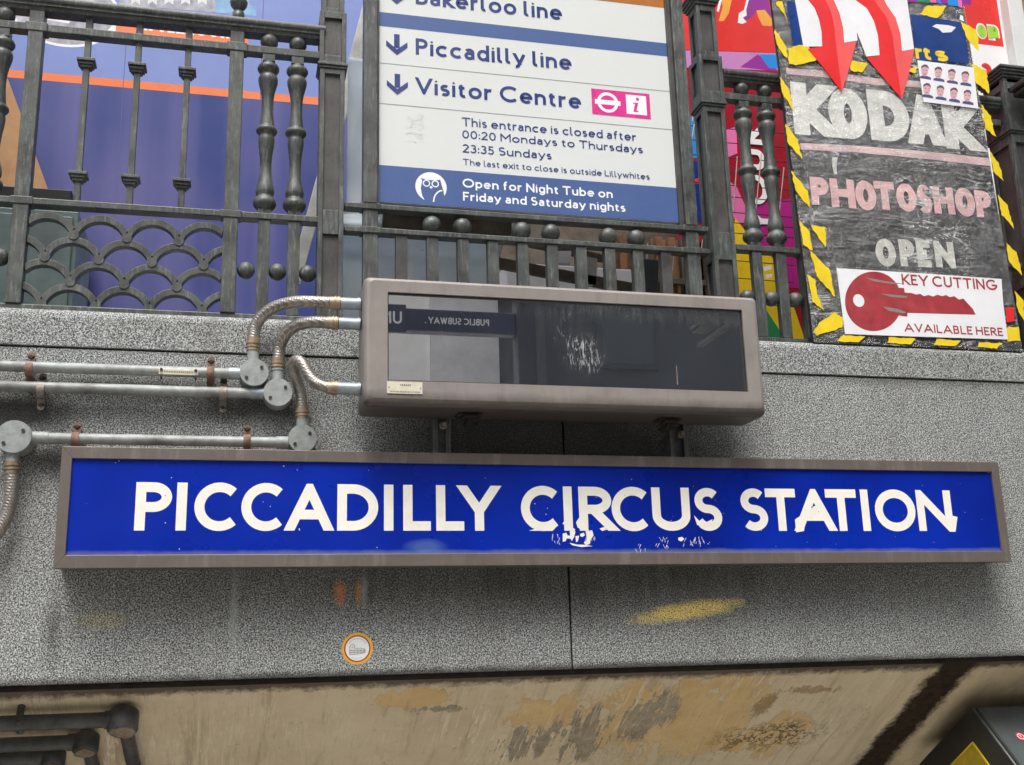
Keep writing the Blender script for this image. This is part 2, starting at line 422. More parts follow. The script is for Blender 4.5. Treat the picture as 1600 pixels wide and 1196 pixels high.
def soffit_mat():
    q = NT('peeling_plaster')
    # streak space: along the slope the runs are long, across they are narrow
    run = q.noise(1, 6, .7, scale3=(24, 2.2, 2.2)); grain = q.noise(60, 5, .7)
    paint = q.ramp(q.noise(5, 6, .7), [(.3, (.70, .58, .40)), (.7, (.84, .73, .53))])
    paint = q.mix(q.rng(run, .56, .70, 0, .7), paint, (.80, .71, .54))
    paint = q.mix(q.rng(run, .46, .34, 0, .6), paint, (.46, .36, .22))
    ochre = q.ramp(q.noise(9, 6, .7), [(.3, (.70, .48, .21)), (.7, (.84, .64, .34))])
    cement = q.ramp(q.noise(22, 6, .75), [(.3, (.24, .205, .15)), (.7, (.54, .47, .36))])
    h = q.math('MULTIPLY', grain, .15)
    col = paint
    def patch(col, px, py, rx, ry, layer, edge=.06, amt=.5, nsc=12, k=1.0):
        nonlocal h
        c = hit(px, py, SOF_P, SOF_N)
        b = q.blob((c.x, c.y, 0), (rx, ry, None), edge, amt*1.25, nsc, det=9)
        rim = q.math('MULTIPLY', q.blob((c.x, c.y, 0), (rx*1.06, ry*1.08, None), edge, amt*1.25, nsc, det=9), .35 if k >= 1 and edge < .1 else 0)
        col = q.mix(rim, col, (.80, .70, .52))
        b = q.math('MULTIPLY', b, q.rng(q.noise(55, 6, .8), .30, .42, .35, 1))
        h = q.math('SUBTRACT', h, q.math('MULTIPLY', b, .7))
        return q.mix(q.math('MULTIPLY', b, k*.9), col, layer)
    lit = q.ramp(q.noise(30, 6, .75), [(.3, (.76, .66, .47)), (.7, (.90, .81, .63))])
    def layer(col, zones, sc3, t, mat, k=.95, soft=.018, fine_amt=.30, zw=.42):
        """paint lost in ragged flakes: streaky noise, helped along inside the zones"""
        nonlocal h
        z = None
        for px, py, rx, ry in zones:
            c = hit(px, py, SOF_P, SOF_N); b = q.blob((c.x, c.y, 0), (rx, ry, None), 1.0, .25, 9)
            z = b if z is None else q.math('MAXIMUM', z, b)
        n_ = q.math('ADD', q.noise(1, 7, .72, scale3=sc3), q.math('MULTIPLY', q.math('SUBTRACT', q.noise(42, 6, .75), .5), fine_amt))
        n_ = q.math('ADD', n_, q.math('MULTIPLY', z, zw))
        gate = q.rng(z, .02, .22); m_ = q.math('MULTIPLY', q.rng(n_, t, t+soft), gate); r_ = q.math('MULTIPLY', q.rng(n_, t-.03, t), q.rng(n_, t+.03, t))
        h = q.math('SUBTRACT', h, q.math('MULTIPLY', m_, .8))
        col = q.mix(q.math('MULTIPLY', q.math('MULTIPLY', r_, gate), .55), col, lit)
        return q.mix(q.math('MULTIPLY', m_, k), col, mat)
    col = layer(col, [(640, 1092, .15, .05), (860, 1115, .14, .12), (1060, 1125, .34, .26), (1200, 1150, .16, .14)], (13, 4.5, 4.5), .56, ochre, zw=.30)
    col = layer(col, [(690, 1108, .09, .022), (815, 1165, .11, .10), (905, 1150, .12, .16), (1010, 1120, .10, .14)], (30, 4.0, 4.0), .575, cement, zw=.22)
    col = layer(col, [(1060, 1192, .20, .05), (960, 1180, .12, .08), (1330, 1120, .10, .10)], (22, 4, 4), .60, paint, zw=.22)
    brown = q.mix(.35, q.ramp(q.noise(40, 6, .8), [(.3, (.10, .06, .03)), (.7, (.36, .22, .11))]), ochre)
    col = layer(col, [(1270, 1078, .15, .035), (1195, 1098, .05, .11)], (18, 6, 6), .68, brown, .85, .10)
    fine = q.math('ABSOLUTE', q.math('SUBTRACT', q.noise(1, 3, .55, scale3=(46, 3.0, 3.0), dist=.4), .5))
    dz = q.rng(q.noise(4, 3), .42, .62)
    col = q.mix(q.math('MULTIPLY', q.rng(fine, .020, .007, 0, .8), dz), col, (.94, .87, .72))
    col = q.mix(q.math('MULTIPLY', q.rng(q.noise(1, 6, .75, scale3=(60, 7, 7)), .56, .72, 0, .5), q.rng(q.noise(3, 3), .4, .6)), col, (.20, .155, .10))
    col = q.mix(q.rng(q.noise(38, 7, .8), .60, .68, 0, .55), col, (.30, .24, .15))
    # lifted flakes with black edges around the worst patch
    fl = q.math('ABSOLUTE', q.math('SUBTRACT', q.noise(15, 7, .75), .5))
    m1 = hit(1210, 1150, SOF_P, SOF_N)
    m = q.blob((m1.x, m1.y, 0), (.20, .09, None), .6, .5, 9)
    col = q.mix(q.math('MULTIPLY', q.rng(fl, .030, .010, 0, 1), m), col, (.022, .016, .010))
    # rough joint line that runs down the slope, pale filler beside it
    a = hit(1487, 1050, SOF_P, SOF_N); b_ = hit(1358, 1196, SOF_P, SOF_N)
    sl = (b_.x-a.x)/(b_.y-a.y)
    sx = q.n('ShaderNodeSeparateXYZ'); q.set(sx.inputs[0], q.P)
    lx = q.math('SUBTRACT', sx.outputs[0], q.math('ADD', a.x, q.math('MULTIPLY', q.math('SUBTRACT', sx.outputs[1], a.y), sl)))
    w = q.math('MULTIPLY', q.math('SUBTRACT', q.noise(16, 8, .82), .5), .11)
    fil = q.rng(q.math('ABSOLUTE', q.math('ADD', q.math('ADD', lx, .100), q.math('MULTIPLY', w, .5))), .065, .058, 0, 1)
    col = q.mix(q.math('MULTIPLY', fil, .85), col, q.ramp(run, [(.3, (.60, .49, .32)), (.7, (.88, .77, .56))]))
    rgt_ = q.rng(lx, .03, .05, 0, 1)
    col = q.mix(q.math('MULTIPLY', rgt_, .85), col, q.ramp(q.noise(11, 6, .75, scale3=(1, .5, .5)), [(.3, (.55, .45, .28)), (.55, (.78, .65, .43)), (.75, (.80, .62, .28))]))
    jt = q.rng(q.math('ABSOLUTE', q.math('ADD', lx, w)), .070, .045, 0, 1)
    col = q.mix(jt, col, q.ramp(q.noise(45, 6, .8), [(.3, (.008, .006, .004)), (.62, (.055, .035, .02)), (.8, (.13, .08, .045))]))
    h = q.math('SUBTRACT', h, q.math('MULTIPLY', jt, 2.0))
    # soot along the top where the recess strip meets the plaster
    top = q.rng(q.math('ADD', sx.outputs[1], q.math('MULTIPLY', q.math('SUBTRACT', q.noise(28, 6, .8), .5), .07)), .092, .070, 0, 1)
    col = q.mix(q.math('MULTIPLY', top, .85), col, (.035, .026, .017))
    specks = q.rng(q.noise(75, 3, .6), .70, .76, 0, .7)
    col = q.mix(specks, col, (.12, .09, .055))
    q.bump(q.math('ADD', h, q.math('MULTIPLY', q.noise(26, 6, .7), .4)), .6, .004)
    return q.out(col, .8, 0, .3)
SOF_P = Vector((0, .05, 1.5705)); SOF_N = Vector((0, -.517, -.856)).normalized()
M['soffit'] = soffit_mat()

def housing_mat(name, c, dirtc, runs=.5):
    q = NT(name)
    col = q.ramp(q.noise(12, 5, .7), [(.3, tuple(x*.88 for x in c)), (.7, tuple(x*1.1 for x in c))])
    r = q.noise(1, 5, .7, scale3=(34, 34, 4))
    col = q.mix(q.rng(r, .52, .75, 0, runs), col, dirtc)
    col = q.mix(q.rng(q.noise(120, 4, .7), .64, .72, 0, .5), col, tuple(min(1, x*1.7) for x in c))
    q.bump(q.noise(220, 3), .08, .0006)
    return q, col
q, col = housing_mat('brown_coated_metal', (.258, .233, .219), (.14, .12, .108), .5)
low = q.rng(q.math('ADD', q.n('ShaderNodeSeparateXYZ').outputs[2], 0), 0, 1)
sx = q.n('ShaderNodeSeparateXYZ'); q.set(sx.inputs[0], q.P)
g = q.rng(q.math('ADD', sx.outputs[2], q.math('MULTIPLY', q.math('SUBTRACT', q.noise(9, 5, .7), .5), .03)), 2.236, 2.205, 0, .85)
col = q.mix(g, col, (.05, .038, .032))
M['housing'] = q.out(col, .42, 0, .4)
q, col = housing_mat('bronze_frame', (.150, .126, .114), (.30, .27, .25), .45)
M['bronze'] = q.out(col, .45, .25, .5)

q = NT('blue_enamel')
col = q.ramp(q.noise(1.6, 4, .55), [(.32, (.0006, .010, .20)), (.66, (.001, .026, .42))])
col = q.mix(q.rng(q.noise(240, 2), .80, .84, 0, .5), col, (.35, .4, .6))
edge_ = q.blob((.82, 0, 1.86), (3, None, .010), .9, .5, 20)
col = q.mix(q.math('MULTIPLY', edge_, .5), col, (.25, .27, .33))
ghost = q.blob((.44, 0, 1.875), (.06, None, .022), .6, .3, 12)
col = q.mix(q.math('MULTIPLY', ghost, .28), col, (.2, .33, .5))
q.bump(q.noise(5, 2), .03, .004)
M['enamel'] = q.out(col, q.rng(q.noise(6, 4), .3, .7, .22, .42), 0, .2)
M['cream'] = plain('cream_enamel', (.85, .83, .755), .35, .05, 25, bump=.03)
M['cream2'] = plain('bare_white_enamel', (.80, .79, .74), .5, .1, 60)

M['galv'] = plain('galvanised_conduit', (.30, .32, .315), .55, .28, 22, .15, .25, grime=1.0)
M['galv2'] = plain('zinc_fitting', (.30, .345, .38), .45, .25, 30, .4, .1, grime=.6)
M['boxpaint'] = plain('grey_cast_box', (.31, .335, .33), .55, .2, 60, .1, .4, grime=.6)
M['brass'] = plain('tarnished_brass', (.36, .275, .19), .45, .3, 60, .5, .15, grime=.55)
M['rust'] = plain('rusty_saddle', (.225, .135, .095), .8, .5, 40, .1, .3, grime=.5)
M['dullsaddle'] = plain('dull_saddle', (.27, .23, .19), .6, .3, 55, .3, .3, grime=.4)
M['screw'] = plain('dark_screw', (.05, .048, .045), .5, .3, 90, .5)
M['plate'] = plain('pale_label_plate', (.62, .58, .46), .5, .1, 60)
M['ink'] = plain('grey_print', (.22, .21, .19), .7, .1, 60)
q = NT('braided_hose')
w1 = q.n('ShaderNodeTexWave'); w1.wave_type = 'BANDS'; w1.bands_direction = 'DIAGONAL'; w1.inputs['Scale'].default_value = 70; w1.inputs['Distortion'].default_value = 1.5
q.set(w1.inputs['Vector'], q.P)
col = q.mix(q.rng(q.noise(18, 5, .7), .3, .7), (.37, .345, .315), (.17, .15, .13))
col = q.mix(q.math('MULTIPLY', w1.outputs['Fac'], .35), col, (.58, .55, .5))
q.bump(w1.outputs['Fac'], .3, .0012)
M['hose'] = q.out(col, .38, .75, .5)
M['strut'] = plain('grey_strut', (.16, .17, .175), .45, .25, 40, .4, .1, grime=.6)
M['steel'] = plain('sooty_steel', (.020, .015, .011), .9, .5, 30, 0, .4)

# wayfinding enamel
M['white'] = plain('white_sign_face', (.66, .69, .685), .3, .02, 3, bump=.0, spec=.4, rv=.15)
M['tblue'] = plain('sign_blue', (.075, .125, .34), .24, .06, 8, bump=0)
M['tnavy'] = plain('sign_text_navy', (.035, .055, .20), .3, .06, 20, bump=0)
M['tband'] = plain('sign_band_blue', (.075, .125, .30), .3, .05, 10, bump=0, rv=.2)
M['tbrown'] = plain('sign_band_brown', (.42, .16, .045), .25, .05, 10, bump=0)
M['magenta'] = plain('sign_magenta', (.68, .045, .27), .25, .05, 20, bump=0)
M['twhite'] = plain('sign_white_print', (.84, .86, .88), .25, .02, 20, bump=0)
M['hair'] = plain('sign_joint', (.25, .26, .26), .5, .1, 40, bump=0)
M['scuff'] = plain('sign_scuff', (.58, .60, .59), .6, .15, 120, bump=0)

# display glass: dark, glossy, dusty
q = NT('dusty_dark_glass')
fine = q.noise(1, 6, .75, scale3=(75, 75, 9)); dots = q.noise(190, 3, .7)
base = q.mix(q.rng(q.noise(4, 4), .3, .7), (.010, .014, .022), (.020, .026, .036))
scr_c = at(913, 555, -.19)
scr = q.blob((scr_c.x, 0, scr_c.z), (.075, None, .062), .55, .45, 16)
sc2 = q.blob((at(880, 520, -.19).x, 0, at(880, 520, -.19).z), (.05, None, .08), .9, .5, 14, rot=R(-15))
scrn = q.rng(q.noise(1, 6, .8, scale3=(120, 120, 24), dist=1.2), .47, .66, 0, 1)
dust = q.math('MULTIPLY', q.math('ADD', q.math('MULTIPLY', scr, .85), q.math('MULTIPLY', sc2, .35)), scrn)
sp = q.math('ADD', q.math('MULTIPLY', q.rng(dots, .62, .72, 0, .35), q.rng(q.noise(5, 4), .4, .65)), 0.0)
veil = q.rng(q.noise(3, 5, .65), .30, .72, .04, .18)
sx = q.n('ShaderNodeSeparateXYZ'); q.set(sx.inputs[0], q.P)
topd = q.rng(q.math('ADD', sx.outputs[2], q.math('MULTIPLY', q.math('SUBTRACT', fine, .5), .11)), 2.425, 2.475, 0, .55)
topd = q.math('MULTIPLY', topd, q.rng(q.math('ADD', sx.outputs[0], q.math('MULTIPLY', q.math('SUBTRACT', q.noise(7, 4), .5), .1)), .60, .85, .15, 1))
ru = q.math('MULTIPLY', q.rng(fine, .55, .75, 0, .10), q.rng(q.noise(6, 3), .45, .6))
dust = q.math('ADD', q.math('ADD', q.math('ADD', dust, sp), q.math('MULTIPLY', topd, .55)), ru, True)
col = q.mix(q.math('ADD', dust, veil, True), base, (.34, .365, .375))
q.b.inputs['IOR'].default_value = 5.0
M['glass'] = q.out(col, q.rng(dust, .04, .6, .010, .5), 0, .75)

# hoarding, banner, poster
q = NT('printed_blue_board')
v = q.noise(1, 3, .5, scale3=(7, 1, .25)); zz = q.noise(1.4, 3, .5)
col = q.mix(q.rng(v, .35, .68), (.024, .046, .20), (.11, .112, .30))
col = q.mix(q.rng(zz, .45, .7, 0, .5), col, (.185, .165, .34))
q.bump(q.noise(1, 2, .5, scale3=(5, 1, .5)), .10, .02)
M['hoard'] = q.out(col, .26, 0, .55)
M['hoard2'] = plain('printed_periwinkle', (.20, .26, .55), .26, .12, 1.5, bump=.02)
M['orange'] = plain('printed_orange', (.78, .20, .07), .3, .05, 4, bump=0)
M['pic'] = plain('printed_photo_grey', (.36, .36, .42), .35, .45, 26, bump=0)
M['picblue'] = plain('printed_photo_blue', (.22, .40, .62), .35, .3, 18, bump=0)
M['pwhite'] = plain('printed_white', (.80, .80, .80), .35, .04, 12, bump=0)
M['card'] = plain('brown_cardboard', (.42, .235, .11), .8, .15, 18, bump=.1)
M['cabinet'] = plain('grey_green_cabinet', (.17, .235, .235), .4, .22, 7, bump=.05, grime=.3)
M['blackplastic'] = plain('black_plastic', (.014, .015, .016), .5, .3, 20, bump=.1)
q = NT('pale_blue_plastic_sheet')
col = q.mix(q.rng(q.noise(6, 5, .7), .3, .7), (.84, .93, .97), (.92, .97, .98))
col = q.mix(q.rng(q.noise(60, 5, .7), .66, .72, 0, .6), col, (.14, .16, .17))
q.bump(q.noise(7, 5, .6), .5, .01)
M['sheet'] = q.out(col, .35, 0, .5)
tl = q.n('ShaderNodeBsdfTranslucent'); q.set(tl.inputs['Color'], col); mxs = q.n('ShaderNodeMixShader'); mxs.inputs[0].default_value = .5
q.t.links.new(q.b.outputs[0], mxs.inputs[1]); q.t.links.new(tl.outputs[0], mxs.inputs[2]); q.t.links.new(mxs.outputs[0], q.t.nodes['Material Output'].inputs['Surface'])
M['pale_wood'] = plain('pale_grey_board', (.47, .47, .44), .75, .18, 20, bump=.2, grime=.4)
M['timber'] = plain('old_dark_timber', (.105, .085, .065), .85, .4, 18, bump=.3)
M['crate'] = plain('brown_crate_board', (.23, .115, .05), .8, .35, 22, bump=.2)
M['wire'] = plain('bright_wire', (.50, .46, .40), .35, .2, 40, .8)
for k, c in dict(red=(.70, .035, .03), darkred=(.30, .010, .022), purple=(.27, .03, .28), mauve=(.52, .22, .47), bpink=(.70, .16, .38),
                 sky=(.02, .25, .66), navy=(.008, .03, .20), yellow=(.80, .55, .02), green=(.03, .24, .10), oran=(.85, .37, .06), bmag=(.42, .015, .22)).items():
    M['b_'+k] = plain('printed_'+k, c, .3, .1, 5, bump=.02)
M['brick'] = plain('brown_stone', (.24, .16, .105), .85, .4, 9, bump=.6)
M['upvc'] = plain('white_plastic_frame', (.66, .68, .67), .4, .06, 10, bump=0)
M['lime'] = plain('printed_lime', (.35, .62, .05), .35, .05, 20, bump=0)

q = NT('poster_black_board')
col = q.mix(q.rng(q.noise(8, 6, .75), .35, .7), (.012, .012, .013), (.050, .048, .046))
M['pboard'] = q.out(col, .5, 0, .4)
M['hblack'] = plain('black_tape', (.012, .012, .013), .35, .3, 30, bump=.3)
M['hyellow'] = plain('yellow_tape', (.80, .60, .025), .35, .12, 20, bump=.3)
M['kletter'] = plain('scuffed_white_letter', (.80, .80, .76), .55, .16, 26, bump=.2, grime=.25)
M['pletter'] = plain('faded_pink_letter', (.82, .50, .50), .55, .2, 14, bump=.2, grime=.2)
M['oletter'] = plain('faded_white_letter', (.66, .66, .60), .55, .3, 24, bump=.2, grime=.5)
M['pband'] = plain('faded_pink_band', (.78, .54, .54), .5, .2, 10, bump=.1, grime=.3)
M['paper'] = plain('white_paper', (.76, .77, .80), .6, .06, 9, bump=.15)
M['ared'] = plain('arrow_red', (.74, .022, .025), .4, .08, 12, bump=.1)
M['ared2'] = plain('arrow_light_red', (.80, .10, .10), .4, .08, 12, bump=.1)
M['keyred'] = plain('key_red', (.34, .035, .045), .5, .25, 20, bump=.15)
M['dkblue'] = plain('deep_blue_sheet', (.008, .042, .20), .35, .25, 12, bump=.1)
M['skin'] = plain('printed_skin', (.66, .40, .42), .5, .14, 60, bump=0)
M['suit'] = plain('printed_suit', (.07, .07, .20), .5, .1, 60, bump=0)
M['dkhair'] = plain('printed_hair', (.13, .07, .10), .5, .1, 60, bump=0)
# shrink wrap: clear, crumpled, crease highlights painted in as white lines
q = NT('crumpled_clear_film')
wr = q.noise(1, 6, .62, scale3=(9, 9, 26), dist=1.0); w2 = q.noise(34, 5, .7, dist=1.5)
rd = q.math('ABSOLUTE', q.math('SUBTRACT', q.noise(1, 5, .65, scale3=(3.2, 3, 22), dist=.8), .5))
rv = q.math('ABSOLUTE', q.math('SUBTRACT', q.noise(1, 5, .65, scale3=(15, 15, 6), dist=1.6), .5))
zone = q.rng(q.noise(4.2, 5, .65), .38, .60, .06, 1.0)
cre = q.math('MULTIPLY', q.math('ADD', q.rng(rd, .014, .003, 0, .7), q.rng(rv, .009, .002, 0, .6), True), zone)
haze = q.math('MULTIPLY', q.rng(wr, .52, .75, 0, .14), zone)
tr = q.n('ShaderNodeBsdfTransparent'); gl = q.n('ShaderNodeBsdfGlossy'); df = q.n('ShaderNodeBsdfDiffuse')
gl.inputs['Roughness'].default_value = .12; q.set(df.inputs['Color'], (.72, .74, .74))
bp = q.n('ShaderNodeBump'); q.set(bp.inputs['Height'], q.math('ADD', wr, q.math('MULTIPLY', w2, .5))); bp.inputs['Strength'].default_value = 1.0; bp.inputs['Distance'].default_value = .014
q.t.links.new(bp.outputs[0], gl.inputs['Normal'])
fr_ = q.n('ShaderNodeLayerWeight'); q.t.links.new(bp.outputs[0], fr_.inputs['Normal'])
m1 = q.n('ShaderNodeMixShader'); q.set(m1.inputs[0], q.math('ADD', .085, q.math('MULTIPLY', q.math('POWER', fr_.outputs['Facing'], 3.0), .8), True)); q.t.links.new(tr.outputs[0], m1.inputs[1]); q.t.links.new(gl.outputs[0], m1.inputs[2])
m2 = q.n('ShaderNodeMixShader'); q.set(m2.inputs[0], q.math('ADD', cre, haze, True)); q.t.links.new(m1.outputs[0], m2.inputs[1]); q.t.links.new(df.outputs[0], m2.inputs[2])
q.t.links.new(m2.outputs[0], q.t.nodes['Material Output'].inputs['Surface'])
M['film'] = q.m

M['castblack'] = plain('black_painted_pipe', (.085, .087, .088), .5, .6, 22, 0, .8, grime=.5)
M['rustinside'] = plain('rust_and_flaking_paint', (.30, .235, .165), .85, .5, 60, 0, .6, grime=.6)
M['lampgrey'] = plain('grey_sheet_metal', (.085, .10, .105), .35, .2, 10, .2, .05)
M['lampblack'] = plain('black_sheet_metal', (.030, .030, .028), .4, .3, 20, 0, .1)
M['lampyellow'] = plain('yellow_panel', (.58, .40, .03), .45, .3, 14, bump=.1)
M['stred'] = plain('sticker_red', (.55, .03, .06), .4, .1, 40, bump=0)
M['stor'] = plain('sticker_orange', (.80, .42, .05), .4, .08, 40, bump=0)
M['stdark'] = plain('sticker_maroon', (.33, .045, .025), .4, .1, 40, bump=0)
M['paving'] = plain('grey_paving', (.60, .57, .52), .85, .15, 4, bump=.3)
M['pale_stone'] = plain('portland_stone', (.92, .91, .89), .85, .06, 2, bump=.2)
M['mid_stone'] = plain('grey_render', (.74, .74, .75), .85, .12, 2, bump=.2)
M['dark_stone'] = plain('dark_facade', (.022, .026, .034), .7, .3, 1, bump=.2)
M['window'] = plain('dark_window', (.02, .024, .028), .12, .2, 2, bump=0)
M['archblue'] = plain('arch_dark_blue', (.012, .016, .05), .5, .2, 3, bump=0)

# ================================================================ THE STAIRWELL
ZB = 1.580; ZG = 2.3645; ZT = 2.462
w = thing('granite_wall', 'speckled grey granite wall facing above the subway stairs', 'wall', (.8, 0, ZB))
jx = at(889, 900, 0).x
for x0, x1 in ((-2.2, jx-.0022), (jx+.0022, 3.4)):
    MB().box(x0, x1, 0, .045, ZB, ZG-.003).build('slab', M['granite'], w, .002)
MB().box(-2.2, 3.4, .0455, .30, ZB+.012, ZG-.004).build('backing', M['black'], w)
MB().box(-2.2, 3.4, .006, .045, ZG-.0028, ZG+.0008).build('joint', M['black'], w)
c = thing('stone_coping', 'pale granite coping with rounded edge on top of the granite wall', 'coping', (.8, 0, ZG))
prof = [(.004, ZG+.001), (.004, ZT-.035)]
prof = [(-.004, ZG+.001), (-.004, ZT-.022)]+[(-.004+.022*(1-math.cos(a)), ZT-.022+.022*math.sin(a)) for a in (R(22), R(45), R(67))]+[(.018, ZT), (.30, ZT+.004), (.30, ZG+.001)]
cj = at(1180, 560, 0).x
MB().extr(prof, -2.2, .62).build('block', M['coping'], c, .0015)
MB().extr(prof, .6222, 3.4).build('block', M['coping'], c, .0015)
MB().box(-2.2, 3.4, .012, .060, ZB-.0135, ZB-.0005).build('steel_lintel', M['steel'])  # near-black strip paints the shade of the recess below the wall
tag(bpy.data.objects['steel_lintel'], 'black sooty steel strip under the lower edge of the granite wall', 'lintel')
# sloping ceiling over the descending stairs
s = MB(); L = 3.2; d = Vector((0, .856, -.517))
s.slab([Vector((-2.2, 0, 0))+SOF_P, Vector((3.4, 0, 0))+SOF_P, Vector((3.4, 0, 0))+SOF_P+d*L, Vector((-2.2, 0, 0))+SOF_P+d*L], -SOF_N*.1)
o = s.build('ceiling', M['soffit']); o['kind'] = 'structure'
# stairs, flank wall, street level
s = MB(); sy, sz = -6.7, 2.42; n = 0; run, rise = .27, .163
prof = []
while sz > -2.6:
    prof += [(sy, sz), (sy+run, sz)]; sy += run; sz -= rise; n += 1
prof += [(sy, sz-.3), (-6.7, sz-.3)]
s.extr(prof, -2.2, 3.4); o = s.build('stairs', M['paving']); o['kind'] = 'structure'
o = MB().box(-60, 60, -70, -6.71, 2.30, 2.42).build('pavement', M['paving']); o['kind'] = 'structure'
o = MB().box(-60, 60, .31, 60, 2.30, 2.42).build('street', M['paving']); o['kind'] = 'structure'
fl = thing('granite_wall', 'granite side wall of the stairwell running towards the camera at right', 'wall', (2.45, -3, 0))
MB().box(2.375, 2.75, -6.7, -.006, -2.6, ZG).build('slab', M['coping'], fl)
MB().box(2.365, 2.76, -6.7, -.006, ZG+.002, ZT).build('coping', M['coping'], fl, .01)

fl = thing('granite_wall', 'granite side wall of the stairwell along the left of the camera', 'wall', (-2.3, -3, 0))
MB().box(-2.5, -2.21, -6.7, -.006, -2.6, ZG).build('slab', M['coping'], fl)
MB().box(-2.51, -2.20, -6.7, -.006, ZG+.002, ZT).build('coping', M['coping'], fl, .01)

# ================================================================ STATION SIGN
t = thing('station_sign', 'long blue enamel station name sign with cream capitals in a bronze frame', 'sign', (.826, -.05, 1.828))
FX0, FX1, FZ0, FZ1 = -.395, 2.047, 1.829, 2.104; PX0, PX1, PZ0, PZ1 = -.3715, 2.0225, 1.8585, 2.0765; FY = -.100
b = MB()
for quad in ([(FX0,FZ1),(FX1,FZ1),(PX1,PZ1),(PX0,PZ1)], [(FX1,FZ1),(FX1,FZ0),(PX1,PZ0),(PX1,PZ1)], [(FX1,FZ0),(FX0,FZ0),(PX0,PZ0),(PX1,PZ0)], [(FX0,FZ0),(FX0,FZ1),(PX0,PZ1),(PX0,PZ0)]):
    b.slab([(x, FY, z) for x, z in quad], (0, .022, 0))
b.build('frame', M['bronze'], t, .0012)
MB().box(FX0+.004, FX1-.004, -.0775, -.004, FZ0+.004, FZ1-.004).build('box', M['bronze'], t)
MB().box(PX0-.004, PX1+.004, -.0935, -.078, PZ0-.004, PZ1+.004).build('panel', M['enamel'], t)
fr = Fr((0, -.0935, 0), (1, 0, 0), (0, 0, 1))
def sx_(px, py=795): return at(px, py, -.094).x
zb_, zt_ = at(700, 829.5, -.094).z, at(700, 758.5, -.094).z
LET = [('P',211,268),('I',275.5,295),('C',303.5,372),('C',377,444),('A',448,518.5),('D',527,591),('I',600,614.8),('L',630,673),('L',681.5,725),('Y',719.5,778),
       ('C',814,874),('I',880.6,897),('R',904.6,958.6),('C',955.7,1014),('U',1019,1078),('S',1085,1127.5),
       ('S',1157,1199),('T',1197,1244),('A',1242,1302.5),('T',1291,1339),('I',1346,1364),('O',1367,1430),('N',1433,1487)]
cap = zt_-zb_
for w0, w1 in ((0, 10), (10, 16), (16, 23)):
    mb = MB()
    for ch, a, b_ in LET[w0:w1]:
        xa, xb = sx_(a), sx_(b_); fr.k = .0003
        wt = .205 if ch not in 'SC' else .198; e_ = .001 if ch in 'OC' else 0
        glyph(fr, mb, ch, xa, zb_-e_, cap+2*e_, wt, width=xb-xa)
    mb.build('lettering', M['cream'], t)
mb = MB(); fr.k = .0005
def chips(x, y, sc, pts): fr.pxpoly(mb, [(800+(x+a*sc)/4.444, 740+(y+b_*sc)/4.444) for a, b_ in pts])
chips(0, 0, 1, [(360,270),(392,300),(400,360),(440,390),(425,410),(395,395),(375,365),(350,350),(368,320)])
chips(0, 0, 1, [(352,418),(378,412),(385,430),(420,436),(418,455),(380,452),(372,470),(352,475)])
chips(0, 0, 1, [(400,400),(440,402),(432,440),(415,470),(405,450)])
chips(0, 0, 1, [(444,340),(470,300),(500,330),(520,400),(500,395),(470,385),(455,375)])
chips(0, 0, 1, [(472,420),(498,412),(506,430),(488,442),(474,436)])
chips(0, 0, 1, [(510,400),(556,395),(566,430),(546,460),(540,490),(512,500),(498,480),(520,462),(516,430)])
chips(0, 0, 1, [(440,436),(466,432),(458,470),(444,478)])
chips(0, 0, 1, [(398,482),(450,494),(500,496),(560,505),(480,512),(420,500)])
chips(0, 0, 1, [(118,398),(180,380),(300,380),(280,400)])
chips(0, 0, 1, [(606,384),(640,372),(660,390),(625,400)])
chips(0, 0, 1, [(1262,290),(1300,330),(1322,312),(1345,340),(1392,318),(1380,360),(1320,372),(1285,358)])
chips(0, 0, 1, [(1152,448),(1180,440),(1196,456),(1176,472),(1156,466)])
random.seed(3)
for cx, cy, n_ in ((300, 450, 9), (1040, 470, 12), (1290, 470, 16), (540, 460, 8), (900, 500, 5), (1200, 462, 5)):
    fr.k = .0005
    for _ in range(n_):
        a = random.uniform(-45, 45); b_ = random.uniform(-32, 28); l = random.uniform(8, 34); sl = random.uniform(-.9, .9)
        chips(cx+a, cy+b_, 1, [(0, 0), (3, 1), (l*sl*.6+2, l), (l*sl*.6, l)])
fr.k = .0006
def chp(pts): fr.pxpoly(mb, [(760+a/1.905, 680+b_/1.905) for a, b_ in pts])
chp([(918,252),(935,240),(950,255),(945,286),(922,290)]); chp([(1385,240),(1402,244),(1396,288),(1378,288)])
chp([(962,218),(985,208),(988,232),(966,240)])
fr.k = .0006
random.seed(11)
for _ in range(46):
    x = random.uniform(PX0, PX1); z = random.uniform(PZ0, PZ1); r = random.uniform(.0005, .0014)
    fr.ell(mb, x, z, r, r, 6)
mb.build('chipped_enamel', M['cream'], t)
mb = MB(); fr.k += .0002
for px, py, r in ((1268,793,2.6),(1411,806,1.8),(1458,848,2.5),(1203,800,1.6),(258,775,1.5),(832,802,1.3),(976,775,1.2)):
    u, v = fr.px(px, py); r *= .0009; fr.poly(mb, [(u-r, v-r*.4), (u+r*.3, v-r), (u+r, v+r*.4), (u-r*.3, v+r)])
mb.build('rust_spot', M['stdark'], t)

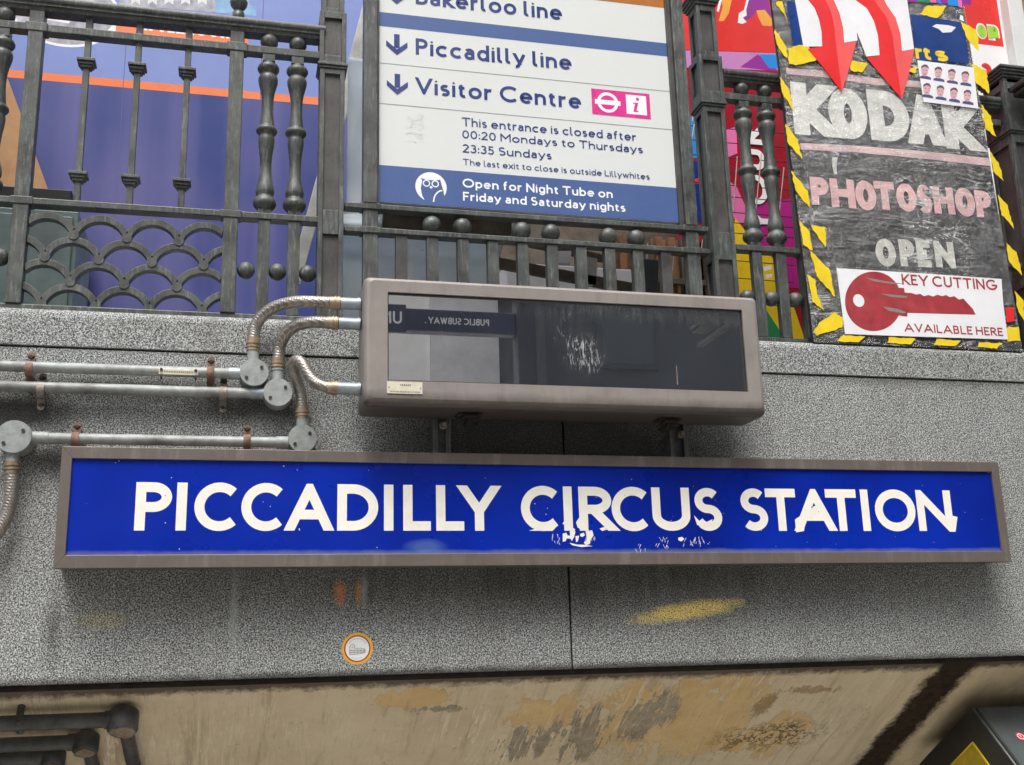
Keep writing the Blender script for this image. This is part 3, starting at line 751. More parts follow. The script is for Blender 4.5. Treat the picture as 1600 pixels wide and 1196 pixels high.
# two channel brackets on the wall above the sign
for (xa, xb, y0, lab) in ((675, 703, 643, 'grey slotted steel channel on the wall below the left half of the display'), (1043, 1072, 657, 'grey slotted steel channel on the wall below the right half of the display')):
    x0, x1 = at(xa, 670, -.03).x, at(xb, 670, -.03).x
    t = thing('channel_bracket', lab, 'bracket', ((x0+x1)/2, -.02, 2.106), 'steel channels under the display')
    b = MB(); b.box(x0, x1, -.012, -.0005, 2.106, 2.45); b.box(x0, x0+.007, -.042, -.0125, 2.106, 2.45); b.box(x1-.007, x1, -.042, -.0125, 2.106, 2.45)
    b.box(x0+.0075, x0+.013, -.042, -.039, 2.106, 2.45); b.box(x1-.013, x1-.0075, -.042, -.039, 2.106, 2.45)
    b.build('channel', M['strut'], t, .001)
    zc = at(xa, y0+22, -.05).z
    MB().tube([((x0+x1)/2+.002, -.042, zc), ((x0+x1)/2+.002, -.055, zc)], .011, 6).tube([((x0+x1)/2+.002, -.055, zc), ((x0+x1)/2+.002, -.066, zc)], .006, 12).build('bolt', M['dullsaddle'], t)

# ================================================================ DISPLAY
t = thing('display_box', 'brown rounded metal display case with a dark dusty glass above the station sign', 'display', (.79, -.14, 2.19))
DX0, DX1, DZ0, DZ1 = .2765, 1.3085, 2.196, 2.5170; GX0, GX1, GZ0, GZ1 = .3320, 1.2600, 2.2570, 2.4780; DY = -.200; DB = -.070
def rrect(x0, x1, z0, z1, r, n=6):
    out = []
    for cx, cz, a in ((x1-r, z1-r, 0), (x0+r, z1-r, 90), (x0+r, z0+r, 180), (x1-r, z0+r, 270)):
        out += [(cx+r*math.cos(R(a+90*i/n)), cz+r*math.sin(R(a+90*i/n))) for i in range(n+1)]
    return out
loops = []
for ins, y, r in ((0, DB, .012), (0, DY+.022, .012), (.0018, DY+.012, .012), (.0065, DY+.004, .011), (.014, DY, .010)):
    zi = ins*1.25
    loops.append([(x, y, z) for x, z in rrect(DX0+ins, DX1-ins, DZ0+zi, DZ1-ins*.8, r)])
n = len(loops[0]); b = MB()
for a, l2 in zip(loops, loops[1:]): b.add(a+l2, [(i, (i+1) % n, (i+1) % n+n, i+n) for i in range(n)], True)
b.add(loops[0][::-1], [tuple(range(n))])
gap = [(x, DY, z) for x, z in rrect(GX0, GX1, GZ0, GZ1, .0015)]; gin = [(x, DY+.011, z) for x, z in rrect(GX0, GX1, GZ0, GZ1, .0015)]
b.add(loops[-1]+gap, [(i, (i+1) % n, (i+1) % n+n, i+n) for i in range(n)])
b.add(gap+gin, [(i, (i+1) % n, (i+1) % n+n, i+n) for i in range(n)])
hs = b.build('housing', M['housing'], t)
MB().box(GX0-.003, GX1+.003, DY+.0112, DY+.017, GZ0-.003, GZ1+.003).build('glass', M['glass'], t)
b = MB()
for x0, x1, z0, z1 in ((GX0, GX1, GZ1-.003, GZ1-.0004), (GX0, GX1, GZ0+.0004, GZ0+.003), (GX0+.0004, GX0+.003, GZ0+.0032, GZ1-.0032), (GX1-.003, GX1-.0004, GZ0+.0032, GZ1-.0032)):
    b.box(x0, x1, DY+.006, DY+.0108, z0, z1)
b.build('gasket', M['blackplastic'], t)
p = MB().box(GX0-.002, GX0+.083, DY-.0022, DY-.0004, GZ0-.0325, GZ0-.0035)
pl = p.build('maker_plate', M['plate'], t, .0006)
fr = Fr((0, DY-.0022, 0), (1, 0, 0), (0, 0, 1)); mb = MB(); zc = GZ0-.018
for x0, x1, z in ((.030, .054, .009), (.006, .074, -.0075)):
    xx = x0
    while xx < x1: 
        l = random.uniform(.002, .006); fr.line(mb, [(GX0+xx, zc+z-.002), (GX0+xx+l, zc+z-.002)], .0022 if z < 0 else .0045); xx += l+.0015
for xx in (.003, .078): fr.ell(mb, GX0+xx, zc, .0018, .0018, 10)
mb.build('engraving', M['ink'], pl)
b = MB(); xs = at(1058, 590, DY+.011).x
b.box(xs-.0012, xs+.0012, DY+.0102, DY+.0109, at(1058, 600, DY).z, at(1058, 570, DY).z); b.box(xs-.003, xs+.003, DY+.0102, DY+.0109, at(1058, 584, DY).z, at(1058, 582, DY).z)
b.build('glass_clip', M['dullsaddle'], t)
for px in (733, 1043):
    x = at(px, 650, -.13).x; b = MB()
    b.box(x-.030, x+.030, -.150, -.104, DZ0-.006, DZ0-.0005); b.box(x-.018, x+.020, -.156, -.118, DZ0-.013, DZ0-.0065); b.box(x-.006, x+.026, -.145, -.072, DZ0-.019, DZ0-.0135)
    b.tube([(x, -.135, DZ0-.0195), (x, -.135, DZ0-.028)], .010, 6); b.tube([(x+.016, -.120, DZ0-.0195), (x+.016, -.120, DZ0-.026)], .007, 6)
    b.build('mounting_bolt', M['steel'], t, .001)
for zc in (2.27, 2.44):
    MB().box(.44, 1.16, DB+.0005, -.0425, zc-.02, zc+.02).build('mounting_rail', M['strut'], t)

# ================================================================ CONDUITS
CY = -.035
def bez(pts, n=14):
    """smooth curve through points (Catmull-Rom)"""
    P = [Vector(p) for p in pts]; P = [P[0]*2-P[1]]+P+[P[-1]*2-P[-2]]; out = []
    for i in range(1, len(P)-2):
        for k in range(n):
            t = k/n; a, b, c, d = P[i-1], P[i], P[i+1], P[i+2]
            out.append(.5*((2*b)+(c-a)*t+(2*a-5*b+4*c-d)*t*t+(3*b-a-3*c+d)*t**3))
    return out+[P[-2]]
def hose(parent, pxs, r=.0150):
    pts = bez([at(x, y, Y) for x, y, Y in pxs])
    # resample evenly so that the corrugation keeps one pitch
    L = [0]
    for a, b in zip(pts, pts[1:]): L.append(L[-1]+(b-a).length)
    step = .0017; n = int(L[-1]/step); out = []; j = 0
    for i in range(n+1):
        d = i*step
        while j < len(L)-2 and L[j+1] < d: j += 1
        t = (d-L[j])/max(1e-9, L[j+1]-L[j]); out.append(pts[j].lerp(pts[j+1], min(t, 1)))
    return MB().tube(out, [r+.00035*math.sin(i*2*math.pi/4) for i in range(len(out))], 20).build('flexible_hose', M['hose'], parent)
def fitting(parent, a, b, name, mat, r, rings=()):
    a, b = at(*a), at(*b); m_ = MB().tube([a, b], r, 20)
    for f in rings: c = a.lerp(b, f); d = (b-a).normalized(); m_.tube([c-d*.002, c+d*.002], r*1.12, 20)
    return m_.build(name, mat, parent, .0008)
def jbox(parent, px, py, r):
    c = at(px, py, CY)
    b = MB().tube([(c.x, -.003, c.z), (c.x, -.052, c.z)], r, 36).build('junction_box', M['boxpaint'], parent, .0015)
    MB().tube([(c.x, -.0525, c.z), (c.x, -.0565, c.z)], r*.985, 36).build('lid', M['boxpaint'], b, .001)
    for dx, dz in ((.50, .36), (-.52, -.42)):
        MB().tube([(c.x+dx*r, -.0568, c.z+dz*r), (c.x+dx*r, -.0592, c.z+dz*r)], .0042, 12).build('screw', M['screw'], b, .0006)
    return c
def saddle(parent, px, py, mat, full=True):
    c = at(px, py, CY); x0, x1 = c.x-.0085, c.x+.0085; ri, ro = .0136, .0166
    m_ = MB()
    A = [math.pi*i/14-math.pi/2 for i in range(15)]
    prof = [(CY-ro*math.cos(a), c.z+ro*math.sin(a)) for a in A]+[(CY-ri*math.cos(a), c.z+ri*math.sin(a)) for a in A[::-1]]
    m_.extr(prof, x0, x1)
    for sg in (1, -1):
        za, zb = c.z+sg*ri, c.z+sg*ro; zc = c.z+sg*.036
        m_.box(x0, x1, CY+.0002, -.022, min(za, zb), max(za, zb)); m_.box(x0, x1, -.0218, -.0185, min(zb, zc), max(zb, zc))
        m_.tube([(c.x, -.0218, zc), (c.x, -.0185, zc)], .0085, 16)
        m_.box(c.x-.006, c.x+.006, -.0183, -.0003, min(zb, zc), max(zb, zc))
    s_o = m_.build('pipe_saddle', mat, parent, .0008)
    for sg in (1, -1): MB().tube([(c.x, -.0220, c.z+sg*.033), (c.x, -.0255, c.z+sg*.033)], .0042, 12).build('screw', M['screw'], s_o, .0006)
def pipe(parent, z, x0, x1, r=.0128): return MB().tube([(x0, CY, z), (x1, CY, z)], r, 24).build('pipe', M['galv'], parent)
gC = 'steel conduits on the granite wall'
t = thing('conduit', 'topmost grey conduit with a small label plate and the highest hose into the display', 'conduit', (-.3, CY, 2.30), gC)
c = jbox(t, 397, 585, .0345); pipe(t, c.z, -2.1, c.x-.036)
MB().tube([(c.x-.060, CY, c.z), (c.x-.033, CY, c.z)], .0150, 20).build('coupling', M['galv2'], t, .001)
fitting(t, (396, 565, CY), (395, 549, CY), 'coupling', M['boxpaint'], .0145); fitting(t, (395, 549, CY), (396, 528, CY), 'gland', M['brass'], .0160, (.3, .55))
hose(t, [(396,530,CY),(399,511,CY),(410,494,-.045),(431,479.5,-.065),(459,472.5,-.09),(487,472,-.11),(517,473.5,-.125)])
fitting(t, (516,473.5,-.125), (533,474.3,-.13), 'gland', M['brass'], .0160, (.5, .8)); fitting(t, (533,474.3,-.13), (563.5,475.5,-.135), 'coupling', M['galv2'], .0150, (.9,))
saddle(t, 46, 577, M['rust']); saddle(t, 329, 583.5, M['rust'])
a = at(248, 580, CY-.0145); b_ = at(310, 581.5, CY-.0145)
MB().box(a.x, b_.x, CY-.0165, CY-.0140, a.z-.0085, a.z+.0065).build('label_plate', M['plate'], t, .0012)
lab = bpy.data.objects['label_plate']; fr = Fr((0, CY-.0165, 0), (1, 0, 0), (0, 0, 1)); mb = MB(); x = a.x+.012
while x < b_.x-.014:
    l = random.uniform(.0015, .004); fr.line(mb, [(x, a.z-.001), (x+l, a.z-.001)], .004); x += l+.001
mb.build('engraving', M['ink'], lab)
m_ = MB()
for xx in (a.x+.006, b_.x-.006):
    m_.tube([(xx, CY-.0166, a.z+.003), (xx, CY-.0205, a.z+.003)], .0038, 10); m_.box(xx-.0022, xx+.0022, CY-.0185, CY+.002, a.z-.016, a.z-.0095)
m_.build('plate_clip', M['screw'], lab)
t = thing('conduit', 'middle grey conduit without a plate, its hose entering the display second from top', 'conduit', (-.3, CY, 2.25), gC)
c = jbox(t, 434, 616, .0350); pipe(t, c.z, -2.1, c.x-.036)
MB().tube([(c.x-.064, CY, c.z), (c.x-.034, CY, c.z)], .0150, 20).build('coupling', M['galv2'], t, .001)
fitting(t, (434,594,CY), (434,577,CY), 'coupling', M['boxpaint'], .0145, (.9,)); fitting(t, (434,577,CY), (435,560,CY), 'gland', M['brass'], .0160, (.2, .5))
hose(t, [(435,562,CY),(437,543,CY),(446,523,-.05),(463.6,508.5,-.075),(487,503.5,-.10),(515,504.5,-.12)])
fitting(t, (513,504.5,-.12), (530,505.3,-.127), 'gland', M['brass'], .0160, (.5, .8)); fitting(t, (530,505.3,-.127), (563.5,507,-.135), 'coupling', M['galv2'], .0150, (.9,))
saddle(t, 64, 610, M['dullsaddle']); saddle(t, 349, 615, M['dullsaddle'])
t = thing('conduit', 'lowest grey conduit between two round boxes just above the sign, with a looped hose', 'conduit', (-.2, CY, 2.14), gC)
c2 = jbox(t, 24, 685, .0385); c = jbox(t, 472, 687.5, .0345); zc = (c.z+c2.z)/2-.003
pipe(t, zc, c2.x+.036, c.x-.034)
for x0, x1 in ((c2.x+.034, c2.x+.072), (c.x-.062, c.x-.032)): MB().tube([(x0, CY, zc), (x1, CY, zc)], .0150, 20).build('coupling', M['boxpaint'], t, .001)
fitting(t, (473,668,CY), (472.5,655,CY), 'coupling', M['boxpaint'], .0150); fitting(t, (472.5,655,CY), (472,638,CY), 'gland', M['brass'], .0160, (.3, .6))
hose(t, [(472,640,CY),(470.5,618,CY),(466,601,CY-.004),(460,585,CY-.012),(457.5,574,CY-.025),(460,565,CY-.045),(466.5,563.5,CY-.060),(474,571,CY-.072),(482,585,CY-.08),(494,599,CY-.088),(515,606.8,CY-.095)], .0135)
fitting(t, (512,606.6,-.13), (528,607,-.132), 'gland', M['brass'], .0160, (.5, .8)); fitting(t, (528,607,-.132), (563.5,608,-.135), 'coupling', M['galv2'], .0150, (.9,))
fitting(t, (20,709,CY), (19,722,CY), 'coupling', M['boxpaint'], .0150); fitting(t, (19,722,CY), (18.5,741,CY), 'gland', M['brass'], .0160, (.3, .6))
hose(t, [(18.5,740,CY),(18,765,CY),(14,795,CY),(4,820,CY),(-14,845,CY),(-40,866,CY),(-80,905,CY),(-104,960,CY),(-112,1030,CY)])
fitting(t, (-112,1028,CY), (-113,1062,CY), 'gland', M['brass'], .0160, (.3, .6))
saddle(t, 118, 687, M['rust']); saddle(t, 386, 690, M['rust'])

# ================================================================ RAILINGS
RY = .05
def zrow(px, py, Y=RY): return at(px, py, Y).z
def rail_bar(parent, name, x0, x1, z0, z1, y0=.032, y1=.064, mat='iron', bev=.002): return MB().box(x0, x1, y0, y1, z0, z1).build(name, M[mat], parent, bev)
ZL0, ZL1 = 2.740, 2.757          # lower rail
ZM0, ZM1 = zrow(495, 90.5, .03), zrow(495, 79.5, .03)
ZH = zrow(495, 38, .018)
def handrail(parent, x0, x1):
    z = ZH-.037; c = .050
    prof = [(c-.019, z), (c-.021, z+.008), (c-.028, z+.010), (c-.028, z+.017), (c-.031, z+.018)]
    prof += [(c-.031-.0035*math.sin(a), z+.0265-.0085*math.cos(a)) for a in (R(30), R(60), R(90), R(120), R(150))]
    prof += [(c-.029, z+.035), (c-.014, z+.0365), (c, z+.037)]
    prof += [(2*c-y, zz) for y, zz in prof[::-1][1:]]
    return MB().extr(prof[::-1], x0, x1).build('handrail', M['iron'], parent, .0008)
px2m = .00172
BAL = [(88,9),(99,9),(101,10.5),(104,14.5),(107,16.3),(110,16.5),(113,15),(115.5,12),(118,11),(121,13.6),(125,15),(130,14.6),(136,13.2),(143,11.2),(152,9.6),(165,8.8),(178,9),(190,10.4),(197,11.2),(199.5,11.4),
       (201,13.5),(203.5,15.6),(206.5,16),(209,14.6),(211.5,12),(214,11.2),(217,12.2),(222,12.3),(232,11.2),(245,9.4),(258,8.6),(270,8.6),(282,10),(291,12.4),(299,13.9),(304,13.6),(307,12),(309.5,12),
       (312,14.5),(316,16.8),(320,17.2),(324,16),(327.5,12.5),(330,9.8),(338,9.4),(347,9.4)]
BALP = [(max(.0005, r*px2m*1.03), zrow(418, y)) for y, r in BAL][::-1]
BAR = {}
def baluster(parent, x):
    m_ = MB().lathe(BALP, (x, RY, 0), 28); m_.box(x-.0165, x+.0165, RY-.0165, RY+.0165, ZM0-.022, ZM0-.0003)
    m_.box(x-.0165, x+.0165, RY-.0165, RY+.0165, ZL1+.0003, ZL1+.012)
    return m_.build('baluster', M['iron'], parent, .0008)
def ball(parent, x, z, r): return MB().sphere((x, RY-.002, z), r).build('ball_finial', M['iron'], parent)
def collar_bar(parent, x):
    m_ = MB().box(x-.0078, x+.0078, RY-.0078, RY+.0078, ZL1+.0004, ZM0-.0004)
    for zc in (zrow(213, 110), zrow(204, 285)):
        for dz0, dz1, h in ((-.011, -.004, .013), (-.0038, .004, .0175), (.0042, .012, .0225)):
            m_.box(x-h, x+h, RY-h, RY+h, zc+dz0, zc+dz1)
    m_.box(x-.0085, x+.0085, RY-.0085, RY+.0085, ZM1+.0004, ZH-.0375)
    return m_.build('bar', M['iron'], parent, .001)
def post(parent, x, z0, z1, h=.0185): return MB().box(x-h, x+h, .030, .066, z0, z1).build('post', M['iron'], parent, .002)
def clamp(parent, x, z0, z1, h=.0265): return MB().box(x-h, x+h, .0275, .068, z0-.0015, z1+.0015).build('clamp', M['iron'], parent, .0015)
def flat_bar(parent, x, z0=ZT+.004, z1=ZL0-.0004, h=.0155): return MB().box(x-h, x+h, .034, .056, z0, z1).build('bar', M['iron'], parent, .0012)
def rail_section(t, x0, x1, posts, bals, bars, balls_low, scallop=True):
    handrail(t, x0, x1)
    rail_bar(t, 'middle_rail', x0, x1, ZM0, ZM1); rail_bar(t, 'lower_rail', x0, x1, ZL0, ZL1, .030, .066); rail_bar(t, 'base_rail', x0, x1, ZT+.004, ZT+.018, .034, .064)
    for x in posts:
        post(t, x, ZT+.0185, ZL0-.0004); post(t, x, ZL1+.0004, ZM0-.0004); post(t, x, ZM1+.0004, ZH-.0375)
        clamp(t, x, ZL0, ZL1); clamp(t, x, ZM0, ZM1)
    for x in bals:
        baluster(t, x); ball(t, x, ZM1+.0215, .0240); flat_bar(t, x, ZT+.0185)
    for x in bars: collar_bar(t, x)
    for x in balls_low: ball(t, x, 2.601, .0225)
    if scallop:
        m_ = MB(); xs = posts; dx = (xs[1]-xs[0])/4; Rr = .0655; hw = .0085
        rows = [2.667, 2.6055, 2.544, 2.4825]; lo, hi = xs[0]+.0188, xs[1]-.0188
        for k, zr in enumerate(rows):
            off = 0 if k % 2 == 0 else dx/2
            cs = [xs[0]+dx*(.5+i)-off for i in range(5 if k % 2 else 4)]
            for cx in cs:
                cz = zr+.0485-Rr; a0 = math.atan2(zr-cz, .0632); N_ = 22; q = []
                for i in range(N_+1):
                    a = a0+(math.pi-2*a0)*i/N_
                    if lo-.008 < cx+Rr*math.cos(a) < hi+.008: q.append(a)
                if len(q) < 2: continue
                vs = []; fs = []
                for a in q:
                    for r_, y in ((Rr+hw, .038), (Rr-hw, .038), (Rr-hw, .063), (Rr+hw, .063)):
                        vs.append((min(max(cx+r_*math.cos(a), lo), hi), y, cz+r_*math.sin(a)))
                for i in range(len(q)-1):
                    for j in range(4): fs.append((4*i+j, 4*i+(j+1) % 4, 4*i+4+(j+1) % 4, 4*i+4+j))
                fs += [(3, 2, 1, 0), (4*len(q)-4, 4*len(q)-3, 4*len(q)-2, 4*len(q)-1)]
                m_.add(vs, fs)
            for i in range(1, 4) if k % 2 == 0 else range(0, 4):
                x = xs[0]+dx*(i+(0 if k % 2 == 0 else .5))
                m_.tube([(x, .0355, zr), (x, .0600, zr)], .0125, 20)
        m_.build('scallop_panel', M['iron'], t, .001)
t = thing('iron_railing', 'old iron railing with scalloped lower panel standing before the blue hoarding', 'railing', (-.3, RY, ZT))
rail_section(t, -.790, .190, (-.551, -.045), (-.703, -.630, .0395, .1165), (-.4245, -.298, -.1715), (-.668, -.592, -.003, .0765, .154))
fx = at(372, 6, RY)
MB().lathe([(.012, ZH+.0003), (.016, ZH+.012), (.016, ZH+.028), (.009, ZH+.031), (.012, ZH+.036), (.022, ZH+.050), (.024, ZH+.060), (.018, ZH+.075), (.006, ZH+.086), (.0005, ZH+.088)], (-.045, RY, 0)).build('finial', M['iron'], t)
MB().lathe([(.012, ZH+.0003), (.016, ZH+.012), (.016, ZH+.028), (.009, ZH+.031), (.012, ZH+.036), (.022, ZH+.050), (.024, ZH+.060), (.018, ZH+.075), (.006, ZH+.086), (.0005, ZH+.088)], (-.551, RY, 0)).build('finial', M['iron'], t)
t = thing('iron_railing', 'iron railing bay continuing left beyond the far left pair of balusters', 'railing', (-1.3, RY, ZT))
rail_section(t, -1.850, -.858, (-1.619, -1.113), (-1.771, -1.698, -1.0285, -.9515), (-1.4925, -1.366, -1.2395), (-1.736, -1.660, -1.071, -.9915, -.914))
t = thing('iron_railing', 'dark iron railing with turned balusters half hidden by the taped poster board', 'railing', (1.8, RY, ZT))
rail_section(t, 1.372, 2.330, (1.597, 2.105), (1.4375, 1.5135), (1.724, 1.851, 1.978), (1.402, 1.477, 1.5545), False)

def pillar(label, x0, x1, y0, marks, px):
    """moulded pier: shaft, neck ring, block, shaft; marks are the photo's heights on its face"""
    t = thing('railing_pillar', label, 'pillar', ((x0+x1)/2, y0+.03, ZT), 'moulded railing pillars')
    zs = [at(px, y, y0).z for y in marks]
    y1 = y0+(x1-x0)*1.02
    def panelled(name, z0, z1, panels, g):
        """a square shaft with sunk panels on three faces"""
        a0, a1, b0, b1 = x0-g, x1+g, y0-g, y1+g; mrg = .0125; dp = .008
        core = MB().box(a0+dp, a1-dp, b0+dp, b1, z0, z1).build(name+'_core', M['iron_panel'], t)
        m_ = MB()
        edges = [z0]+[e for p in panels for e in p]+[z1]
        for xa, xb in ((a0, a0+mrg), (a1-mrg, a1)): m_.box(xa, xb, b0, b0+dp-.0004, z0, z1)
        for e0, e1 in zip(edges[::2], edges[1::2]): m_.box(a0+mrg+.0003, a1-mrg-.0003, b0+.0003, b0+dp-.0004, e0, e1)
        for xa, xb in ((a0, a0+dp-.0004), (a1-dp+.0004, a1)):
            for ya, yb in ((b0+dp-.0002, b0+dp+mrg), (b1-mrg, b1)): m_.box(xa, xb, ya, yb, z0, z1)
            for e0, e1 in zip(edges[::2], edges[1::2]): m_.box(xa+.0003, xb-.0003, b0+dp+mrg+.0003, b1-mrg-.0003, e0, e1)
        m_.build(name, M['iron'], t, .0012)
    zring, zb0, zb1, ztop = zs[0], zs[1], zs[2], zs[3]
    panelled('lower_shaft', ZT+.002, zring-.008, [(zs[8], zs[7]), (zs[6], zs[5])], 0)
    panelled('block', zb0, zb1, [(zs[10], zs[9])], .003)
    panelled('upper_shaft', zb1+.0005, ztop, [(zb1+.016, ztop-.02)], -.003)
    m_ = MB()
    for z0, z1, g in ((zring-.0075, zring-.0005, .0035), (zring, zring+.007, .0075), (zring+.0075, zb0-.0004, .005)):
        m_.box(x0-g, x1+g, y0-g, y1+g, z0, z1)
    for k, g in ((0, .002), (1, .007), (2, .012), (3, .016)): m_.box(x0-g, x1+g, y0-g, y1+g, ztop+.0005+k*.009, ztop+.0093+k*.009)
    m_.build('moulding', M['iron'], t, .0012)
    return t
lx0, lx1 = at(498, 260, .02).x, at(537.5, 260, .02).x
# marks: ring, block bottom, block top, shaft top, then panel edges
pillar('grey iron railing pillar between the blue hoarding and the wayfinding sign', lx0, lx1, .02, (103, 97, 19, -110, 0, 115, 328, 366, 470, 29, 87), 517)
pillar('grey iron railing pillar left of the far left pair of balusters', -.856, -.793, .02, (55, 48, -28, -110, 0, 67, 290, 330, 430, -18, 40), -60)
pillar('grey iron railing pillar between the wayfinding sign and the taped poster board', 1.2965, 1.3655, .02, (163, 155, 88, 9, 0, 175, 362, 405, 500, 96, 143), 1118)
pillar('black iron corner pillar at the right edge, behind the poster board', 2.334, 2.440, .0, (205, 196, 130, 122, 0, 222, 420, 440, 560, 140, 190), 1585)
t = thing('iron_railing', 'dark iron railing returning towards the camera at the top right corner', 'railing', (2.39, -.5, ZT))
z = ZH-.02
m_ = MB().box(2.350, 2.432, -3.0, -.012, z, z+.016).box(2.340, 2.442, -3.0, -.012, z+.0163, z+.036).build('handrail', M['iron_dark'], t, .005)
MB().box(2.374, 2.408, -3.0, -.012, ZM0, ZM1).build('middle_rail', M['iron_dark'], t, .002)
MB().box(2.374, 2.408, -3.0, -.012, ZL0, ZL1).build('lower_rail', M['iron_dark'], t, .002)
for y in (-.085, -.165, -.45, -.575, -.70, -.9):
    x = 2.391
    MB().lathe(BALP, (x, y, 0), 20).build('baluster', M['iron_dark'], t); MB().sphere((x, y, ZM1+.0225), .0225).build('ball_finial', M['iron_dark'], t)
    MB().box(x-.011, x+.011, y-.0155, y+.0155, ZT+.004, ZL0-.0004).build('bar', M['iron_dark'], t, .001)

# centre bay: wayfinding frame, two rails, flat bars, balls and foot rings
t = thing('iron_railing', 'low iron railing of worn flat bars with ball tops just below the wayfinding sign', 'railing', (.78, RY, ZT))
CX0, CX1 = lx1+.004, 1.290
za1 = at(592, 319, .03).z; za0 = za1-.0145; zb1 = at(592, 356, .03).z; zb0 = zb1-.0145
rail_bar(t, 'upper_rail', CX0, CX1, za0, za1, .030, .066); rail_bar(t, 'lower_rail', CX0, CX1, zb0, zb1, .030, .066); rail_bar(t, 'base_rail', CX0, CX1, ZT+.004, ZT+.016, .034, .064)
PL, PR = .3165, 1.2395
for x in (PL, PR):
    MB().box(x-.0195, x+.0195, .032, .066, zb1+.0004, za0-.0004).build('post', M['iron'], t, .0015); MB().box(x-.0195, x+.0195, .032, .066, ZT+.0165, zb0-.0004).build('post', M['iron'], t, .0015)
    clamp(t, x, za0, za1, .027); clamp(t, x, zb0, zb1, .027)
XS = [PL+(PR-PL)*i/11 for i in range(1, 11)]
for i, x in enumerate(XS):
    dy = random.uniform(-.002, .002)
    MB().box(x-.0155, x+.0155, .034+dy, .060, ZT+.0165, zb0-.0004).build('bar', M['iron'] if i in (1, 2, 3, 4, 5, 6, 7, 8) else M['iron_panel'], t, .0014)
    if i in (1, 2, 4, 5, 7, 8): ball(t, x, zb1+.0235, .0265)
for i in range(11):
    x = PL+(PR-PL)*(i+.5)/11; zc = 2.5035
    vs = []; fs = []; n = 28
    for k in range(n):
        a = 2*math.pi*k/n
        for r_, y in ((.0235, .038), (.0115, .038), (.0115, .052), (.0235, .052)): vs.append((x+r_*math.cos(a), y, zc+r_*math.sin(a)))
    for k in range(n):
        for j in range(4): fs.append((4*k+j, 4*k+(j+1) % 4, (4*k+4+(j+1) % 4) % (4*n), (4*k+4+j) % (4*n)))
    MB().add(vs, fs).build('foot_ring', M['iron'], t, .001)

# ================================================================ WAYFINDING SIGN
t = thing('wayfinding_sign', 'white station wayfinding sign with blue lettering and an owl, framed between two iron posts', 'sign', (.77, RY, za1))
WY = .044; WX0, WX1 = .3395, 1.2040; WT = 3.78; WB = at(592, 315.5, WY).z
for xa, xb in ((.296, .3335), (1.2195, 1.257)):
    MB().box(xa, xb, .026, .070, za1+.0005, WT+.05).build('frame_post', M['iron'], t, .002)
for xa, xb in ((.334, .3395), (1.2045, 1.219)):
    MB().box(xa, xb, .036, .066, za1+.0005, WT+.02).build('frame_lip', M['iron_panel'], t, .001)
MB().box(WX0, WX1, WY, WY+.02, WB, WT).build('panel', M['white'], t)
fr = Fr((0, WY, 0), (1, 0, 0), (0, 0, 1))
def Z(x, y): return fr.px(x, y)[1]
zd1 = (Z(592, 260)+Z(1058, 292))/2; bz0, bz1 = (Z(591, 42)+Z(1039.7, 87))/2, (Z(591, 19.5)+Z(1037.6, 67))/2
j1 = (Z(592, 102)+Z(1045, 140))/2; j2 = (Z(592, 165)+Z(1049, 200))/2; brz = Z(1034, 12.5)
mb = MB(); fr.poly(mb, [(WX0, WB), (WX1, WB), (WX1, zd1), (WX0, zd1)]); fr.poly(mb, [(WX0, bz0), (WX1, bz0), (WX1, bz1), (WX0, bz1)]); mb.build('blue_band', M['tband'], t)
mb = MB(); fr.poly(mb, [(WX0, brz), (WX1, brz), (WX1, brz+.05), (WX0, brz+.05)]); mb.build('brown_band', M['tbrown'], t)
mb = MB()
for zz in (j1, j2): fr.poly(mb, [(WX0, zz-.001), (WX1, zz-.001), (WX1, zz+.001), (WX0, zz+.001)])
mb.build('joint', M['hair'], t)
def line_text(s, xl, yb, yt, xr, wt, mat='tnavy', gap=.11, space=.36):
    mb = MB(); fr.k = .0006
    u0, v0 = fr.px(xl, yb); h = fr.px(xl, yt)[1]-v0; u1 = at(xr, yb+(xr-xl)*.078, WY).x
    text(fr, mb, s, u0, v0, h, wt, gap, space, u1-u0)
    return mb.build('text_line', M[mat], t)
line_text('Bakerloo line', 649.5, 6.7, -18.5, 878, .182)
line_text('Piccadilly line', 649.5, 85.5, 60, 893, .182)
line_text('Visitor Centre', 649.5, 146.6, 121, 908, .182)
def arrow(px, ya, yb):
    mb = MB()
    u, v1 = fr.px(px, ya); v0 = fr.px(px, yb)[1]; s = (v1-v0); w = .046*s/.0678
    fr.poly(mb, [(u-.12*s, v1), (u+.12*s, v1), (u+.12*s, v0+.34*s), (u-.12*s, v0+.34*s)])
    fr.poly(mb, [(u, v0), (u+.46*s, v0+.40*s), (u+.46*s, v0+.66*s), (u, v0+.27*s), (u-.46*s, v0+.66*s), (u-.46*s, v0+.40*s)])
    mb.build('arrow', M['tnavy'], t)
arrow(620, 54, 86.5); arrow(620.8, 116, 148.5); arrow(619.5, -24, 7)
line_text('This entrance is closed after', 721.8, 197.3, 183.6, 994, .155)
line_text('00:20 Mondays to Thursdays', 722.3, 216.3, 203.6, 1004.5, .155)
line_text('23:35 Sundays', 722.8, 238.5, 225.4, 862, .155)
line_text('The last exit to close is outside Lillywhites', 723.3, 258.2, 248.4, 1015, .14)
line_text('Open for Night Tube on', 722.8, 293, 279, 957.5, .18, 'twhite')
line_text('Friday and Saturday nights', 723.5, 313.7, 300, 977.5, .18, 'twhite')
fr.k = .0004; ou, ov = fr.px(673.5, 292.5); orr = (fr.px(698, 294)[0]-fr.px(649, 291)[0])/2
mb2 = MB(); fr.ell(mb2, ou, ov, orr, orr, 48); owl = mb2.build('owl_emblem', M['twhite'], t)
